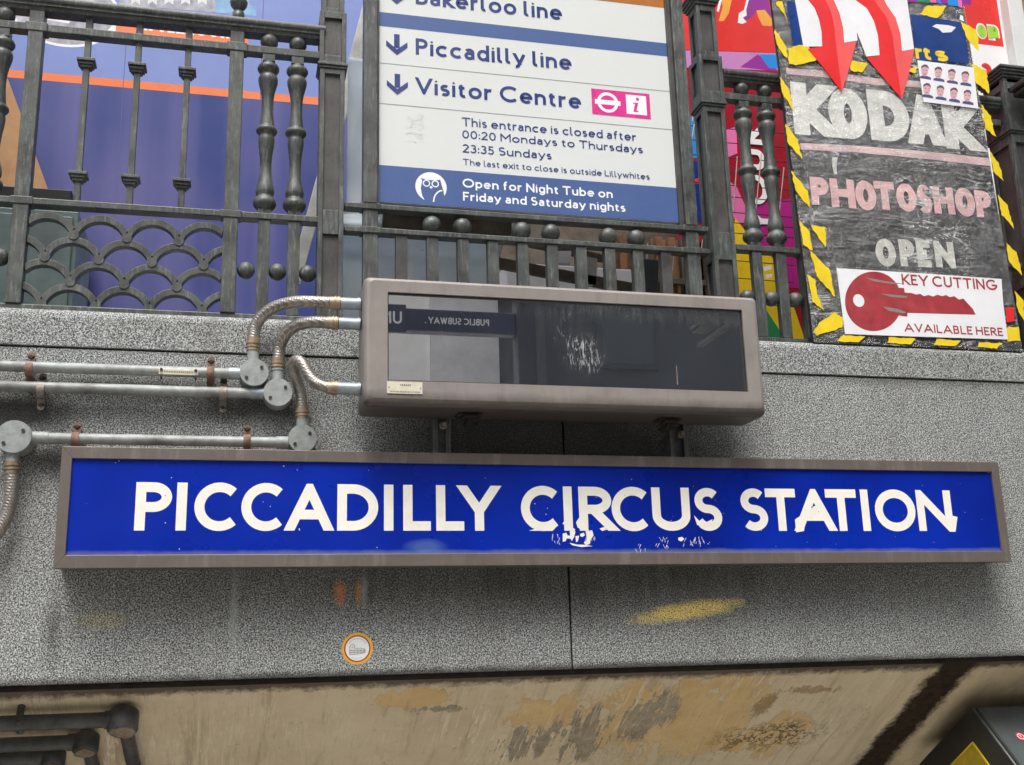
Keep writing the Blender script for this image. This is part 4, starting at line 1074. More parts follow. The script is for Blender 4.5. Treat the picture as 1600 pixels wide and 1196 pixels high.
mb2 = MB(); o_ = lambda *pts: fr.poly(mb2, [(ou+x*orr, ov+y*orr) for x, y in pts])
o_((-.64,.55),(-.3,.47),(0,.46),(.3,.47),(.60,.55),(.62,.40),(.70,.1),(.80,-.25),(.84,-.60),(.55,-.99),(-.42,-1.0),(-.40,-.95),(-.58,-.6),(-.66,-.15),(-.60,.2),(-.56,.38))
o_((.80,-.60),(.9,-.5),(1.02,-.45),(.9,-.9),(.6,-1.03),(.5,-.95))
mb2.build('owl_body', M['tband'], owl)
mb2 = MB()
for ex in (-.29, .27): fr.line(mb2, [(ou+(ex+.20*math.cos(R(a)))*orr, ov+(.23+.20*math.sin(R(a)))*orr) for a in range(0, 361, 12)], .075*orr)
o_((0,.08),(.11,-.02),(0,-.13),(-.11,-.02))
fr.line(mb2, [(ou+x*orr, ov+y*orr) for x, y in ((.15,-1.0),(.18,-.75),(.27,-.52),(.42,-.33),(.58,-.22),(.72,-.2))], .09*orr)
mb2.build('owl_lines', M['twhite'], owl)
mu0, mv1 = fr.px(923.5, 138.5); mu1, mv0 = fr.px(1017, 187)
mb = MB(); fr.poly(mb, [(mu0, mv0), (mu1, mv0), (mu1, mv1), (mu0, mv1)]); box_ = mb.build('magenta_symbol', M['magenta'], t)
cu, cv = fr.px(949.5, 160.6); ru_ = (fr.px(963.5, 161)[0]-fr.px(935.5, 160)[0])/2
mb = MB(); fr.line(mb, [(cu+ru_*math.cos(R(a)), cv+ru_*math.sin(R(a))) for a in range(0, 361, 9)], ru_*.34); fr.poly(mb, [(cu-ru_*1.43, cv-ru_*.27), (cu+ru_*1.43, cv-ru_*.27), (cu+ru_*1.43, cv+ru_*.27), (cu-ru_*1.43, cv+ru_*.27)])
iu0, iv1 = fr.px(977.5, 148); iu1, iv0 = fr.px(1011, 181); fr.poly(mb, [(iu0, iv0), (iu1, iv0), (iu1, iv1), (iu0, iv1)])
mb.build('roundel_and_square', M['twhite'], box_)
mb = MB(); ic = (iu0+iu1)/2; ih = iv1-iv0
fr.ell(mb, ic+.07*ih, iv0+.80*ih, .085*ih, .085*ih, 16)
fr.poly(mb, [(ic-.17*ih, iv0+.60*ih), (ic+.10*ih, iv0+.62*ih), (ic-.01*ih, iv0+.2*ih), (ic+.08*ih, iv0+.22*ih), (ic+.10*ih, iv0+.17*ih), (ic-.02*ih, iv0+.11*ih), (ic-.17*ih, iv0+.13*ih), (ic-.07*ih, iv0+.54*ih), (ic-.17*ih, iv0+.55*ih)])
mb.build('letter', M['magenta'], box_)
mb = MB(); random.seed(5)
su0, sv1 = fr.px(632, 176); su1, sv0 = fr.px(663, 224)
for _ in range(34):
    x = random.uniform(su0, su1-.01); z = random.uniform(sv0, sv1); l = random.uniform(.004, .02); fr.line(mb, [(x, z), (min(x+l, su1), z+l*random.uniform(.1, .4))], random.uniform(.0005, .0013))
for _ in range(26):
    u, v = fr.px(random.uniform(985, 1035), random.uniform(16, 55)); l = random.uniform(.001, .006); fr.line(mb, [(u, v), (u+l*.3, v+l)], random.uniform(.0005, .0014))
mb.build('scuff', M['scuff'], t)

# ================================================================ POSTER BOARD
PB = Vector((0, .003, ZT-.006)); PV = Vector((0, 0, 1))
fr = Fr(PB, (1, 0, 0), PV)
vT = fr.px(1360, -70)[1]
uB0, uB1, uT0, uT1 = fr.px(1271, 538)[0], fr.px(1596, 545)[0], fr.px(1195, -70)[0], fr.px(1492, -70)[0]
u0, u1 = (uB0+uT0)/2, (uB1+uT1)/2
def ue(f, v): return (uB0+(uT0-uB0)*v/vT)*(1-f)+(uB1+(uT1-uB1)*v/vT)*f
t = thing('poster_board', 'film wrapped photo shop board with hazard tape edges leaning on the railing', 'sign board', tuple(PB+Vector(((u0+u1)/2, 0, 0))))
MB().slab([fr.p(ue(0, 0), 0, 0), fr.p(ue(1, 0), 0, 0), fr.p(ue(1, vT), vT, 0), fr.p(ue(0, vT), vT, 0)], -fr.N*.012).build('board', M['pboard'], t, .004)
def C3(x, y): return (1040+x/2.1357, y/2.1357)
def C6(x, y): return (1200+x/4, y/4)
def C7(x, y): return (1220+x/3.986, 120+y/3.986)
def CK(x, y): return (1220+x/4.2105, 380+y/4.2105)
def torn(p, a):
    o = []
    for (x0, y0), (x1, y1) in zip(p, p[1:]+p[:1]):
        n = max(1, int(math.hypot(x1-x0, y1-y0)/9))
        o += [(x0+(x1-x0)*k/n+random.uniform(-a, a), y0+(y1-y0)*k/n+random.uniform(-a, a)) for k in range(n)]
    return o
def lays(name, mat, polys, conv, parent=None, jit=0.0):
    mb = MB()
    if jit: polys = [torn(p, jit) for p in polys]; jit = 0
    for p in polys: fr.pxpoly(mb, [conv(x+random.uniform(-jit, jit), y+random.uniform(-jit, jit)) for x, y in p])
    return mb.build(name, mat, parent or t)
fr.k = .0004
mb = MB(); tw = .040
tf = .06
for a, b_, c_, d_ in ((0, tf, 0, vT), (1-tf, 1, 0, vT), (tf, 1-tf, 0, .042)): fr.poly(mb, [(ue(a, c_), c_), (ue(b_, c_), c_), (ue(b_, d_), d_), (ue(a, d_), d_)])
mb.build('black_tape', M['hblack'], t)
Y3 = [[(362,12),(385,8),(408,100),(398,60)],[(358,96),(402,160),(404,206),(366,150)],[(378,258),(412,310),(424,372),(384,312)],[(396,415),(438,470),(452,534),(404,478)],[(416,572),(470,640),(480,700),(430,640)],
      [(444,742),(478,775),(486,840),(456,820)],[(480,755),(530,762),(532,826),(512,806)],[(478,838),(546,905),(560,992),(500,925)],[(470,918),(494,935),(502,985),(526,1040),(486,1010)],[(508,1082),(560,1044),(588,1062),(586,1096),(500,1122),(492,1108)],
      [(405,165),(470,150),(500,205),(440,222),(408,218)],[(620,205),(672,215),(650,246),(612,240)],[(805,240),(836,226),(826,252)],[(866,24),(936,24),(905,66),(845,52)],
      [(980,76),(1034,104),(1042,178),(1000,130)],[(1016,215),(1066,240),(1076,316),(1030,280)],[(1048,350),(1080,392),(1098,462),(1062,432)],[(1076,506),(1108,548),(1124,610),(1090,575)],[(1104,650),(1136,690),(1158,766),(1118,720)],
      [(1132,812),(1166,845),(1186,922),(1142,880)],[(1160,975),(1188,1005),(1194,1080),(1172,1045)],[(1133,1096),(1175,1092),(1178,1138),(1134,1142)],
      [(590,1122),(665,1126),(640,1144),(565,1142)],[(742,1128),(828,1132),(815,1150),(735,1148)],[(902,1134),(980,1140),(965,1156),(888,1154)],[(1040,1144),(1120,1148),(1100,1166),(1035,1162)]]
random.seed(2)
fr.k = .0062
for y_ in Y3: lays('yellow_tape', M['hyellow'], [y_], C3, jit=2.2)
fr.k = .0005
lays('pink_band', M['pband'], [[(400,228),(520,236),(700,262),(850,272),(852,292),(700,284),(520,258),(405,248)], [(448,478),(620,486),(800,500),(960,515),(1080,530),(1084,555),(950,540),(800,524),(620,508),(452,500)]], C3)
fr.k = .0057
lays('blue_sheet', M['dkblue'], [[(885,95),(1218,148),(1252,404),(920,384)], [(110,12),(165,20),(215,300),(150,290)]], C6)
lays('torn_scrap', M['paper'], [[(1020,172),(1045,158),(1120,165),(1168,178),(1140,208),(1085,212),(1062,190)], [(1195,100),(1212,108),(1216,140),(1190,130)]], C6)
mb = MB(); fr.up(.0001)
for ch, xa, xb in (('r', 912, 958), ('t', 958, 1012), ('s', 1032, 1112)):
    v0 = fr.px(*C6(xa, 372+(xa-905)*.10))[1]; hh = .052; ua, ub = fr.px(*C6(xa, 320))[0], fr.px(*C6(xb, 320))[0]
    glyph(fr, mb, ch, ua, v0, hh, .22, width=ub-ua)
mb.build('yellow_lettering', M['hyellow'], t)
lays('colour_strip', M['b_purple'], [[(868,-60),(1262,-60),(1262,40),(868,18)]], C6)
lays('strip_green', M['b_green'], [[(905,-20),(1010,-20),(1020,26),(930,20)]], C6); lays('strip_blue', M['b_sky'], [[(1115,-60),(1185,-60),(1190,48),(1118,40)], [(1040,-10),(1060,-10),(1078,30),(1058,28)]], C6); lays('strip_pink', M['b_bpink'], [[(1170,-40),(1200,-40),(1208,58),(1186,52)], [(1000,-30),(1030,-30),(1046,24),(1010,22)]], C6)
fr.k = .0009
def letters(name, mat, L, wt, conv, jit=.0):
    mb = MB()
    for ch, xa, xb, yt, yb in L:
        ua, v0 = fr.px(*conv((xa+xb)/2, yb)); v1 = fr.px(*conv((xa+xb)/2, yt))[1]
        ua, ub = fr.px(*conv(xa, (yt+yb)/2))[0], fr.px(*conv(xb, (yt+yb)/2))[0]
        v0 += random.uniform(-jit, jit)
        glyph(fr, mb, ch, ua, v0, v1-v0, wt, width=ub-ua)
    return mb.build(name, mat, t)
letters('shop_lettering', M['kletter'], [('K',72,318,45,368),('O',298,535,75,388),('D',548,796,92,404),('A',790,1005,118,424),('K',1015,1215,178,455)], .30, C7)
letters('pink_lettering', M['pletter'], [('P',186,298,628,798),('H',310,460,640,815),('O',464,592,650,830),('T',584,708,655,828),('O',720,842,668,842),('S',852,936,675,850),('H',950,1076,690,855),('O',1085,1206,695,868),('P',1212,1310,712,875)], .27, C7, .002)
letters('open_lettering', M['oletter'], [('O',590,714,1012,1180),('P',738,832,1016,1186),('E',846,930,1020,1190),('N',958,1080,1030,1190)], .27, C7, .002)
fr.k = .0012
lays('scratched_patch', M['oletter'], [[(318,500),(352,505),(345,560),(350,610),(330,608),(320,560)]], C7)
fr.k = .0066
def papers():
    pa = lays('arrow_sheet', M['paper'], [[(165,28),(215,300),(330,298),(552,262),(530,-70),(150,-70)]], C6)
    pb = lays('arrow_sheet', M['paper'], [[(520,18),(545,200),(608,362),(690,352),(905,314),(862,8),(850,-70),(515,-70)]], C6)
    fr.up(.0001)
    for par, main, lite in ((pa, [(180,-70),(238,0),(285,60),(312,130),(328,210),(332,296),(240,315),(330,420),(455,582),(420,300),(405,160),(385,80),(350,0),(330,-70)], [(330,-70),(350,0),(385,80),(405,160),(420,300),(455,582),(500,440),(546,266),(470,278),(462,180),(440,90),(400,0),(380,-70)]),
                            (pb, [(470,-70),(528,0),(610,60),(655,140),(680,230),(690,352),(608,368),(720,500),(828,626),(785,340),(770,230),(735,120),(670,30),(610,-70)], [(610,-70),(670,30),(735,120),(770,230),(785,340),(828,626),(866,500),(907,316),(830,328),(820,220),(790,120),(735,40),(680,-70)])):
        lays('red_arrow', M['ared'], [main], C6, par); lays('arrow_highlight', M['ared2'], [lite], C6, par)
    ps = lays('portrait_sheet', M['paper'], [[(925,384),(1276,430),(1306,686),(964,644)]], C6); fr.up(.0001)
    cs = [(972+c*84+r*13, 447+c*14+r*116) for r in range(2) for c in range(4)]
    mbs = [MB() for _ in range(3)]
    sk = []; su = []; ha = []
    for x, y in cs:
        su.append([(x-30,y+50),(x-30,y+38),(x-12,y+33),(x+12,y+36),(x+36,y+45),(x+40,y+61)])
        sk.append([(x+22*math.cos(R(a))-1, y+4-34*math.sin(R(a))) for a in range(0, 360, 24)])
        ha.append([(x-24,y-6),(x-22,y-26),(x-4,y-36),(x+14,y-33),(x+24,y-18),(x+22,y-2),(x+16,y-16),(x-4,y-22),(x-18,y-14)])
    lays('suit', M['suit'], su, C6, ps); lays('face', M['skin'], sk, C6, ps); lays('hair', M['dkhair'], ha, C6, ps)
    fr.up(.0001)
    lays('features', M['dkhair'], [q for x, y in cs for q in ([(x-14,y-3),(x-4,y-1),(x-4,y+2),(x-14,y)], [(x+4,y),(x+14,y+1),(x+14,y+4),(x+4,y+3)], [(x-7,y+23),(x+7,y+24),(x+7,y+27),(x-7,y+26)])], C6, ps)
    kn = lays('key_notice', M['paper'], [[(357,172),(900,205),(1440,243),(1452,410),(1482,640),(900,622),(412,604)]], CK); fr.up(.0001)
    lays('red_key', M['keyred'], [[(600+188*math.cos(R(a)), 390-196*math.sin(R(a))+0) for a in range(28, 333, 8)]+[(790,488),(822,490),(822,466),(1270,478),(1252,440),(1215,400),(1190,372),(1160,378),(1130,356),(1100,362),(1075,348),(1050,356),(1020,346),(990,358),(960,348),(930,356),(905,340),(880,346),(850,335),(805,332),(800,302),(755,300)]], CK, kn)
    fr.up(.0001); mb = MB(); u, v = fr.px(*CK(502, 385)); fr.ell(mb, u, v, .0180, .0192, 28); mb.build('key_hole', M['paper'], kn)
    lays('crease', M['ink'], [[(540,232),(700,262),(800,275),(720,276),(600,258)], [(640,338),(760,350),(822,356),(815,368),(720,362)], [(660,425),(760,440),(815,462),(800,470),(700,452)]], CK, kn)
    mb = MB()
    def row(s, xa, ya, xb, yb, h_px, wt=.17):
        ua, v0 = fr.px(*CK(xa, ya)); ub, v1 = fr.px(*CK(xb, yb)); vt = fr.px(*CK(xa, ya-h_px))[1]
        O, U, V = fr.O, fr.U, fr.V
        f2 = Fr(fr.p(ua, v0, 0), (fr.p(ub, v1, 0)-fr.p(ua, v0, 0)), V); f2.V = (f2.V-f2.U*f2.U.dot(f2.V)).normalized(); f2.N = f2.U.cross(f2.V); f2.k = fr.k
        text(f2, mb, s, 0, 0, vt-v0, wt, .12, .34, (fr.p(ub, v1, 0)-fr.p(ua, v0, 0)).length)
    row('KEY CUTTING', 788, 280, 1408, 318, 70); row('AVAILABLE HERE', 805, 588, 1452, 618, 55)
    mb.build('key_lettering', M['keyred'], kn)
papers()
lays('red_label', M['ared'], [[(1466,432),(1520,428),(1524,520),(1474,528)]], CK)
random.seed(9); NX, NY = 34, 56; mb = MB(); vs = []
for j in range(NY+1):
    for i in range(NX+1):
        v = .004+(vT-.004)*j/NY; u = ue(i/NX, v)
        edge = 0 if i in (0, NX) else 1
        vs.append(fr.p(u, v, .0040+.0016*edge*(math.sin(v*95+math.sin(u*14+v*5)*1.6)*.5+random.uniform(-.5, .5))))
mb.add(vs, [(j*(NX+1)+i, j*(NX+1)+i+1, (j+1)*(NX+1)+i+1, (j+1)*(NX+1)+i) for j in range(NY) for i in range(NX)], True)
mb.build('plastic_film', M['film'], t)

# ================================================================ BEHIND THE RAILING (all stand on the street)
HY = .62
t = thing('hoarding', 'large blue printed hoarding with an orange stripe behind the scalloped railing', 'hoarding', (-.3, HY, 2.42))
hx1 = at(566, 60, HY).x
MB().box(-1.9, hx1, HY, HY+.03, 2.42, 4.6).build('board', M['hoard'], t)
fr = Fr((0, HY, 0), (1, 0, 0), (0, 0, 1))
st_hi = (fr.px(0, 108.5)[1]+fr.px(497, 152)[1])/2; st_lo = (fr.px(0, 121)[1]+fr.px(497, 163.5)[1])/2
mb = MB(); fr.poly(mb, [(-1.9, st_hi), (hx1, st_hi), (hx1, 4.6), (-1.9, 4.6)]); mb.build('upper_print', M['hoard2'], t)
mb = MB(); fr.poly(mb, [(-1.9, st_lo), (hx1, st_lo), (hx1, st_hi), (-1.9, st_hi)]); mb.build('orange_stripe', M['orange'], t)
mb = MB()
for px in (186, 404):
    u = fr.px(px, 230)[0]; fr.poly(mb, [(u, 2.42), (u+.002, 2.42), (u+.002, 4.6), (u, 4.6)])
mb.build('panel_seam', M['suit'], t)
mb = MB(); cu, cv = fr.px(104, 20); rad = cv-fr.px(104, 74)[1]; fr.ell(mb, cu, cv, rad*1.35, rad, 48); mb.build('white_ring', M['pwhite'], t)
mb = MB(); fr.ell(mb, cu, cv, rad*1.27, rad*.93, 48); pc = mb.build('round_picture', M['pic'], t)
mb = MB(); fr.pxpoly(mb, [(168,48),(184,30),(190,31),(175,49)]); fr.pxpoly(mb, [(30,18),(110,32),(108,37),(30,24)]); fr.pxpoly(mb, [(186,0),(194,-20),(200,-20),(192,6)]); mb.build('picture_line', M['pwhite'], pc)
mb = MB(); fr.pxpoly(mb, [(190,-45),(395,-25),(388,24),(186,8)]); pc = mb.build('street_picture', M['pic'], t)
mb = MB()
for a in range(205, 335, 26): fr.pxpoly(mb, [(a,-12),(a+14,-11),(a+14,8),(a+7,3),(a,7)])
mb.build('picture_arch', M['mid_stone'], pc)
mb = MB(); fr.pxpoly(mb, [(336,-40),(392,-35),(388,24),(336,20)]); fr.pxpoly(mb, [(383,8),(401,10),(400,26),(384,24)]); mb.build('picture_bus', M['picblue'], pc)
mb = MB(); la = fr.px(182, 30); lb = fr.px(388, 70); fr.poly(mb, [(la[0], lb[1]), (lb[0], lb[1]), (lb[0], la[1]-.0), (la[0], la[1])]); lab = mb.build('orange_label', M['orange'], t)
mb = MB(); q0 = fr.px(214, 46.5); q1 = fr.px(358, 60)
text(fr, mb, 'AFTERNOON', q0[0], q0[1], .062, .2, .16, .3, q1[0]-q0[0]); mb.build('label_lettering', M['pwhite'], lab)

def stand(name, label, cat, mat, boxes, bev=.003, group=None):
    t = thing(name, label, cat, ((boxes[0][0]+boxes[0][1])/2, boxes[0][2], boxes[0][4]), group)
    for i, b in enumerate(boxes): MB().box(*b).build(['body', 'door', 'trim'][min(i, 2)], mat, t, bev)
    return t
gy = .30; gx = at(117, 420, gy).x; gz = at(60, 338, gy).z
stand('metal_cabinet', 'grey green metal cabinet behind the lower left scalloped panel', 'cabinet', M['cabinet'], [(-1.3, gx, gy, gy+.28, 2.42, gz+.02), (-1.29, gx-.012, gy-.012, gy-.0005, 2.45, gz)])
by = .33; bx = at(113, 310, by).x; z1 = at(60, 298, by).z
stand('black_shelf', 'black plastic ledge above the grey green cabinet at far left', 'shelf', M['blackplastic'], [(-1.3, bx, by-.02, by+.24, gz+.0205, z1), (-1.28, bx-.02, by-.024, by-.0205, gz+.03, z1-.04)])
cy_ = .45
t = MB().slab([at(-60, 300, cy_), at(76, 299, cy_), at(14, 128, cy_), at(-20, 60, cy_), at(-60, 60, cy_)], (0, .02, 0)).build('cardboard_sheet', M['card'])
tag(t, 'brown cardboard sheet with a slanted edge at the far left of the railing', 'cardboard')
# wrapped pallet goods and leaning boards
sy = .155; t = thing('plastic_sheet', 'pale blue plastic sheeting hanging behind the left side of the wayfinding sign', 'sheeting', (.4, sy, 2.42))
sxa, sxb, sx1 = at(500, 400, sy).x, at(541, 400, sy).x, at(762, 400, sy).x; NX, NZ = 40, 80; zt = at(575, 92, sy).z; vs = []
zf = at(560, 362, sy).z; zk = at(540, 330, sy).z
for j in range(NZ+1):
    z = 2.42+(zt-2.42)*j/NZ
    for i in range(NX+1):
        x0 = sxa if z < zk else sxb
        x = x0+(sx1-x0)*i/NX; f = math.exp(-((z-zf)/.026)**2); g = math.exp(-((z-zf+.055)/.02)**2)
        vs.append((x, sy-.05*f+.018*g+.004*math.sin(x*21+z*3)+.003*math.sin(z*30+x*9)+.003*math.sin(x*57-z*22), z))
mb = MB(); mb.add(vs, [(j*(NX+1)+i, j*(NX+1)+i+1, (j+1)*(NX+1)+i+1, (j+1)*(NX+1)+i) for j in range(NZ) for i in range(NX)], True)
o = mb.build('sheet', M['sheet'], t); sol = o.modifiers.new('thick', 'SOLIDIFY'); sol.thickness = .004
t = MB().slab([at(450, 440, .36), at(470, 440, .36), at(566, 92, .36), at(594, -20, .36), at(574, -20, .36), at(546, 88, .36)], (0, .025, 0)).build('leaning_board', M['pale_wood'], None, .002)
tag(t, 'long pale board leaning behind the grey pillar left of the wayfinding sign', 'board')
t = MB().slab([at(598, 352, .085), at(800, 367, .085), at(800, 345, .085), at(600, 326, .085)], (0, .03, 0)).build('dark_beam', M['timber'], None, .004)
tag(t, 'dark beam just under the blue band of the wayfinding sign', 'beam')
for pts, mat, lab, nm, cat in (
    ([(752,455),(768,455),(800,330),(786,330)], 'pale_wood', 'upright narrow pale board behind the fourth bar below the wayfinding sign', 'leaning_board', 'board'),
    ([(770,400),(1010,446),(1010,462),(770,416)], 'timber', 'dark sloping plank behind the middle bars below the wayfinding sign', 'dark_plank', 'plank'),
    ([(800,366),(955,400),(955,410),(800,378)], 'timber', 'upper dark sloping plank just under the ball tops', 'dark_plank', 'plank'),
    ([(868,392),(893,392),(892,412),(867,410)], 'paper', 'small white card between the bars below the wayfinding sign', 'white_card', 'card'),
    ([(913,400),(934,402),(932,446),(912,446)], 'pale_wood', 'short pale block behind the bars right of the white card', 'pale_block', 'block'),
    ([(1003,404),(1030,406),(1028,456),(1000,454)], 'lampgrey', 'grey metal sheet behind the bars near the right post', 'metal_sheet', 'sheet')):
    yy = .22 if 'card' not in nm else .20
    t = MB().slab([at(x, y, yy) for x, y in pts], (0, .02, 0)).build(nm, M[mat], None, .002); tag(t, lab, cat)
x0, x1 = at(958, 400, .46).x, at(1110, 400, .46).x
t = thing('wooden_rack', 'brown slatted wooden rack behind the bars near the right pillar', 'rack', ((x0+x1)/2, .46, 2.42))
MB().box(x0, x1, .50, .52, 2.42, 2.95).build('back_panel', M['crate'], t, .002)
for i in range(9):
    x = x0+(x1-x0)*i/8
    MB().box(x-.012, x+.012, .475, .4995, 2.42, 2.95).build('slat', M['crate'] if i % 3 else M['timber'], t, .002)
for z in (2.60, 2.78): MB().box(x0, x1, .455, .4745, z, z+.02).build('shelf', M['timber'], t, .002)
x0, x1 = at(768, 400, .60).x, at(958, 400, .60).x
t = stand('grey_crate', 'plain grey crate in the shade behind the middle bars', 'crate', M['mid_stone'], [(x0, x1, .40, .55, 2.42, 2.80), (x0+.03, x1-.03, .388, .3995, 2.5, 2.70)])
t = MB().box(-.2, 2.6, .80, .82, 2.42, 3.15).build('dark_backboard', M['timber'], None, .002)
tag(t, 'dark timber backboard in the shade behind the crates', 'board')

# colourful souvenir banner behind the right pillar
BY = .50; t = thing('souvenir_banner', 'bright multicoloured shop banner behind the pair of balusters right of the wayfinding sign', 'banner', (1.6, BY, 2.42))
bx0, bx1 = at(1052, 250, BY).x, at(1262, 250, BY).x
MB().box(bx0, 2.42, BY, BY+.02, 2.42, 4.6).build('panel', M['b_darkred'], t)
fr = Fr((0, BY, 0), (1, 0, 0), (0, 0, 1))
def C4(x, y): return (1000+x/5.696, y/5.696)
def C5(x, y): return (1000+x/3.323, 180+y/3.323)
def bp(name, mat, polys, conv): 
    mb = MB()
    for p in polys: fr.pxpoly(mb, [conv(x, y) for x, y in p])
    return mb.build(name, M['b_'+mat] if 'b_'+mat in M else M[mat], t)
bp('red_field', 'red', [[(300,-120),(1500,-120),(1500,480),(300,440)]], C4)
bp('mauve_band', 'mauve', [[(300,448),(1500,482),(1500,640),(300,600)]], C4)
bp('purple_shape', 'purple', [[(890,600),(1050,485),(1240,640)], [(920,190),(950,40),(1000,-60),(1130,-60),(1170,160),(1120,120),(1040,100),(990,160)]], C4)
bp('blue_shape', 'sky', [[(1060,486),(1290,490),(1290,610),(1150,610)], [(340,440),(410,446),(395,620),(430,780),(350,700)]], C4)
bp('orange_shape', 'oran', [[(700,190),(735,60),(715,-60),(830,-60),(790,120),(745,190)], [(1035,95),(1110,90),(1180,180),(1170,235),(1090,230),(1050,150)]], C4)
bp('white_shape', 'pwhite', [[(870,205),(880,120),(925,90),(960,-60),(985,-60),(945,90),(950,140),(915,160),(950,200),(910,215)], [(682,100),(720,-60),(745,-60),(700,110)]], C4)
bp('navy_shape', 'navy', [[(975,170),(1000,140),(1050,150),(1085,228),(1040,222)], [(232,240),(330,240),(330,560),(270,560)]], C5)
bp('blue_strip', 'sky', [[(230,10),(330,10),(330,230),(240,220)]], C5); bp('red_dash', 'red', [[(262,335),(330,325),(330,355),(264,358)]], C5)
bp('magenta_field', 'bmag', [[(590,470),(800,430),(830,900),(780,900),(610,640)]], C5); bp('pink_field', 'bpink', [[(440,330),(500,370),(545,470),(560,560),(500,560),(470,500)], [(440,80),(500,60),(505,200),(455,220)]], C5)
bp('yellow_field', 'yellow', [[(495,535),(560,620),(640,690),(720,780),(800,1000),(860,1180),(480,1180),(480,600)]], C5); bp('green_field', 'green', [[(640,990),(720,1110),(740,1180),(640,1180)]], C5)
bp('white_mark', 'pwhite', [[(640,790),(680,780),(684,800),(645,812)], [(650,830),(684,825),(684,842),(655,848)], [(1170,795/1.0),(1172,795),(1172,796)]], C5)
# YOUR, reading upwards
O_ = at(1205, 366, BY); f2 = Fr(O_-Vector((0, 0, 0)), (0, 0, 1), (-1, 0, 0)); f2.k = .004; mb = MB()
ln = at(1190, 200, BY).z-O_.z; text(f2, mb, 'YOUR', 0, 0, .085, .24, .16, .3, ln); mb.build('banner_lettering', M['pwhite'], t)
t = thing('wire_rack', 'thin wire postcard rack in front of the multicoloured banner', 'rack', (1.55, .38, 2.42))
for (xa, ya, xb, yb) in ((1085,195,1073,262),(1152,245,1146,330),(1190,240,1180,340),(1225,262,1217,340),(1098,375,1090,430),(1055,385,1048,450),(1012,380,1008,445),(1093,120,1082,190)):
    a, b_ = at(xa, ya, .37), at(xb, yb, .37); MB().tube([a, b_], .0022, 8).build('wire', M['wire'], t)
for py in (200, 222, 245, 268, 288, 306, 330, 346, 362, 405, 432, 470): 
    a, b_ = at(1070, py-4, .372), at(1240, py+10, .372); MB().tube([a, b_], .0016, 8).build('cross_wire', M['blackplastic'], t)

# shop sign and stone building beyond, top right
SY = .95; t = thing('shop_sign', 'red and white shop sign with lime letters at the top right corner', 'sign', (2.6, SY, 2.42))
fr = Fr((0, SY, 0), (1, 0, 0), (0, 0, 1)); sx0 = fr.px(1496, 60)[0]; sx1 = fr.px(1578, 60)[0]; zt = 4.5; sx1 = fr.px(1567, 40)[0]
MB().box(sx0, sx1+.03, SY, SY+.03, 2.42, zt).build('panel', M['pwhite'], t)
za = fr.px(1571, 74)[1]; mb = MB(); fr.poly(mb, [(sx0, za), (sx1-.012, za), (sx1-.012, zt), (sx0, zt)]); mb.build('red_field', M['b_red'], t)
mb = MB(); q0 = fr.px(1527, 60.5); q1 = fr.px(1563, 63); text(fr, mb, 'om', q0[0], q0[1], .102, .34, .10, .3, q1[0]-q0[0]); mb.build('letter_outline', M['pwhite'], t)
mb = MB(); fr.k += .001; text(fr, mb, 'om', q0[0]+.006, q0[1]+.007, .085, .25, .16, .3, q1[0]-q0[0]-.012); mb.build('lime_lettering', M['lime'], t)
mb = MB(); q0 = fr.px(1536, 131); glyph(fr, mb, '3', q0[0], q0[1], .10, .26, width=.055); mb.build('red_numeral', M['b_red'], t)
ux0, ux1 = at(1569, 30, SY-.02).x, at(1582, 30, SY-.02).x
MB().box(sx1+.0005, sx1+.075, SY-.05, SY-.0005, 2.42, zt).build('frame', M['upvc'], t, .004)
t = thing('stone_building', 'brown rough stone building beyond the shop sign at the top right corner', 'building', (4.2, 1.6, 2.42))
MB().box(2.2, 7, 1.60, 1.9, 2.42, 6).build('wall', M['brick'], t)
for k in range(14): MB().box(2.2, 7, 1.585, 1.5995, 2.5+k*.25, 2.5+k*.25+.235).build('course', M['brick'], t, .008)

# ================================================================ ROUND STICKER
c = at(558.3, 1013.8, 0); r = (at(583, 1014, 0).x-at(534, 1014, 0).x)/2
fr = Fr((0, -.0002, 0), (1, 0, 0), (0, 0, 1)); t = thing('round_sticker', 'round orange rimmed sticker with a small drawing low on the granite wall', 'sticker', tuple(c))
mb = MB(); fr.ell(mb, c.x, c.z, r, r, 48); mb.build('rim', M['stor'], t)
mb = MB(); fr.ell(mb, c.x, c.z, r*.84, r*.84, 48); mb.build('inner_ring', M['stdark'], t)
mb = MB(); fr.ell(mb, c.x, c.z, r*.755, r*.755, 48); mb.build('face', M['twhite'], t)
mb = MB()
def sl(*p): fr.line(mb, [(c.x+x*r, c.z+y*r) for x, y in p], .03*r)
sl((-.5,-.38),(-.5,.12),(-.38,.26),(-.26,.3),(-.16,.18),(-.16,.02),(.3,.02),(.5,-.06),(.5,-.26),(.3,-.3),(-.1,-.36),(-.5,-.38)); sl((-.5,-.1),(.5,-.14)); sl((-.5,-.24),(.48,-.22))
for k in range(11): sl((-.44+k*.09,-.36+k*.008),(-.44+k*.09,-.02))
for x in (-.42, -.32, -.22): sl((x,.02),(x,.2))
for k in range(15):
    a = R(148-k*8.3); sl((.60*math.cos(a),.60*math.sin(a)),(.66*math.cos(a),.66*math.sin(a)))
for k in range(7):
    a = R(-118+k*9); sl((.60*math.cos(a),.60*math.sin(a)),(.65*math.cos(a),.65*math.sin(a)))
mb.build('drawing', M['ink'], t)

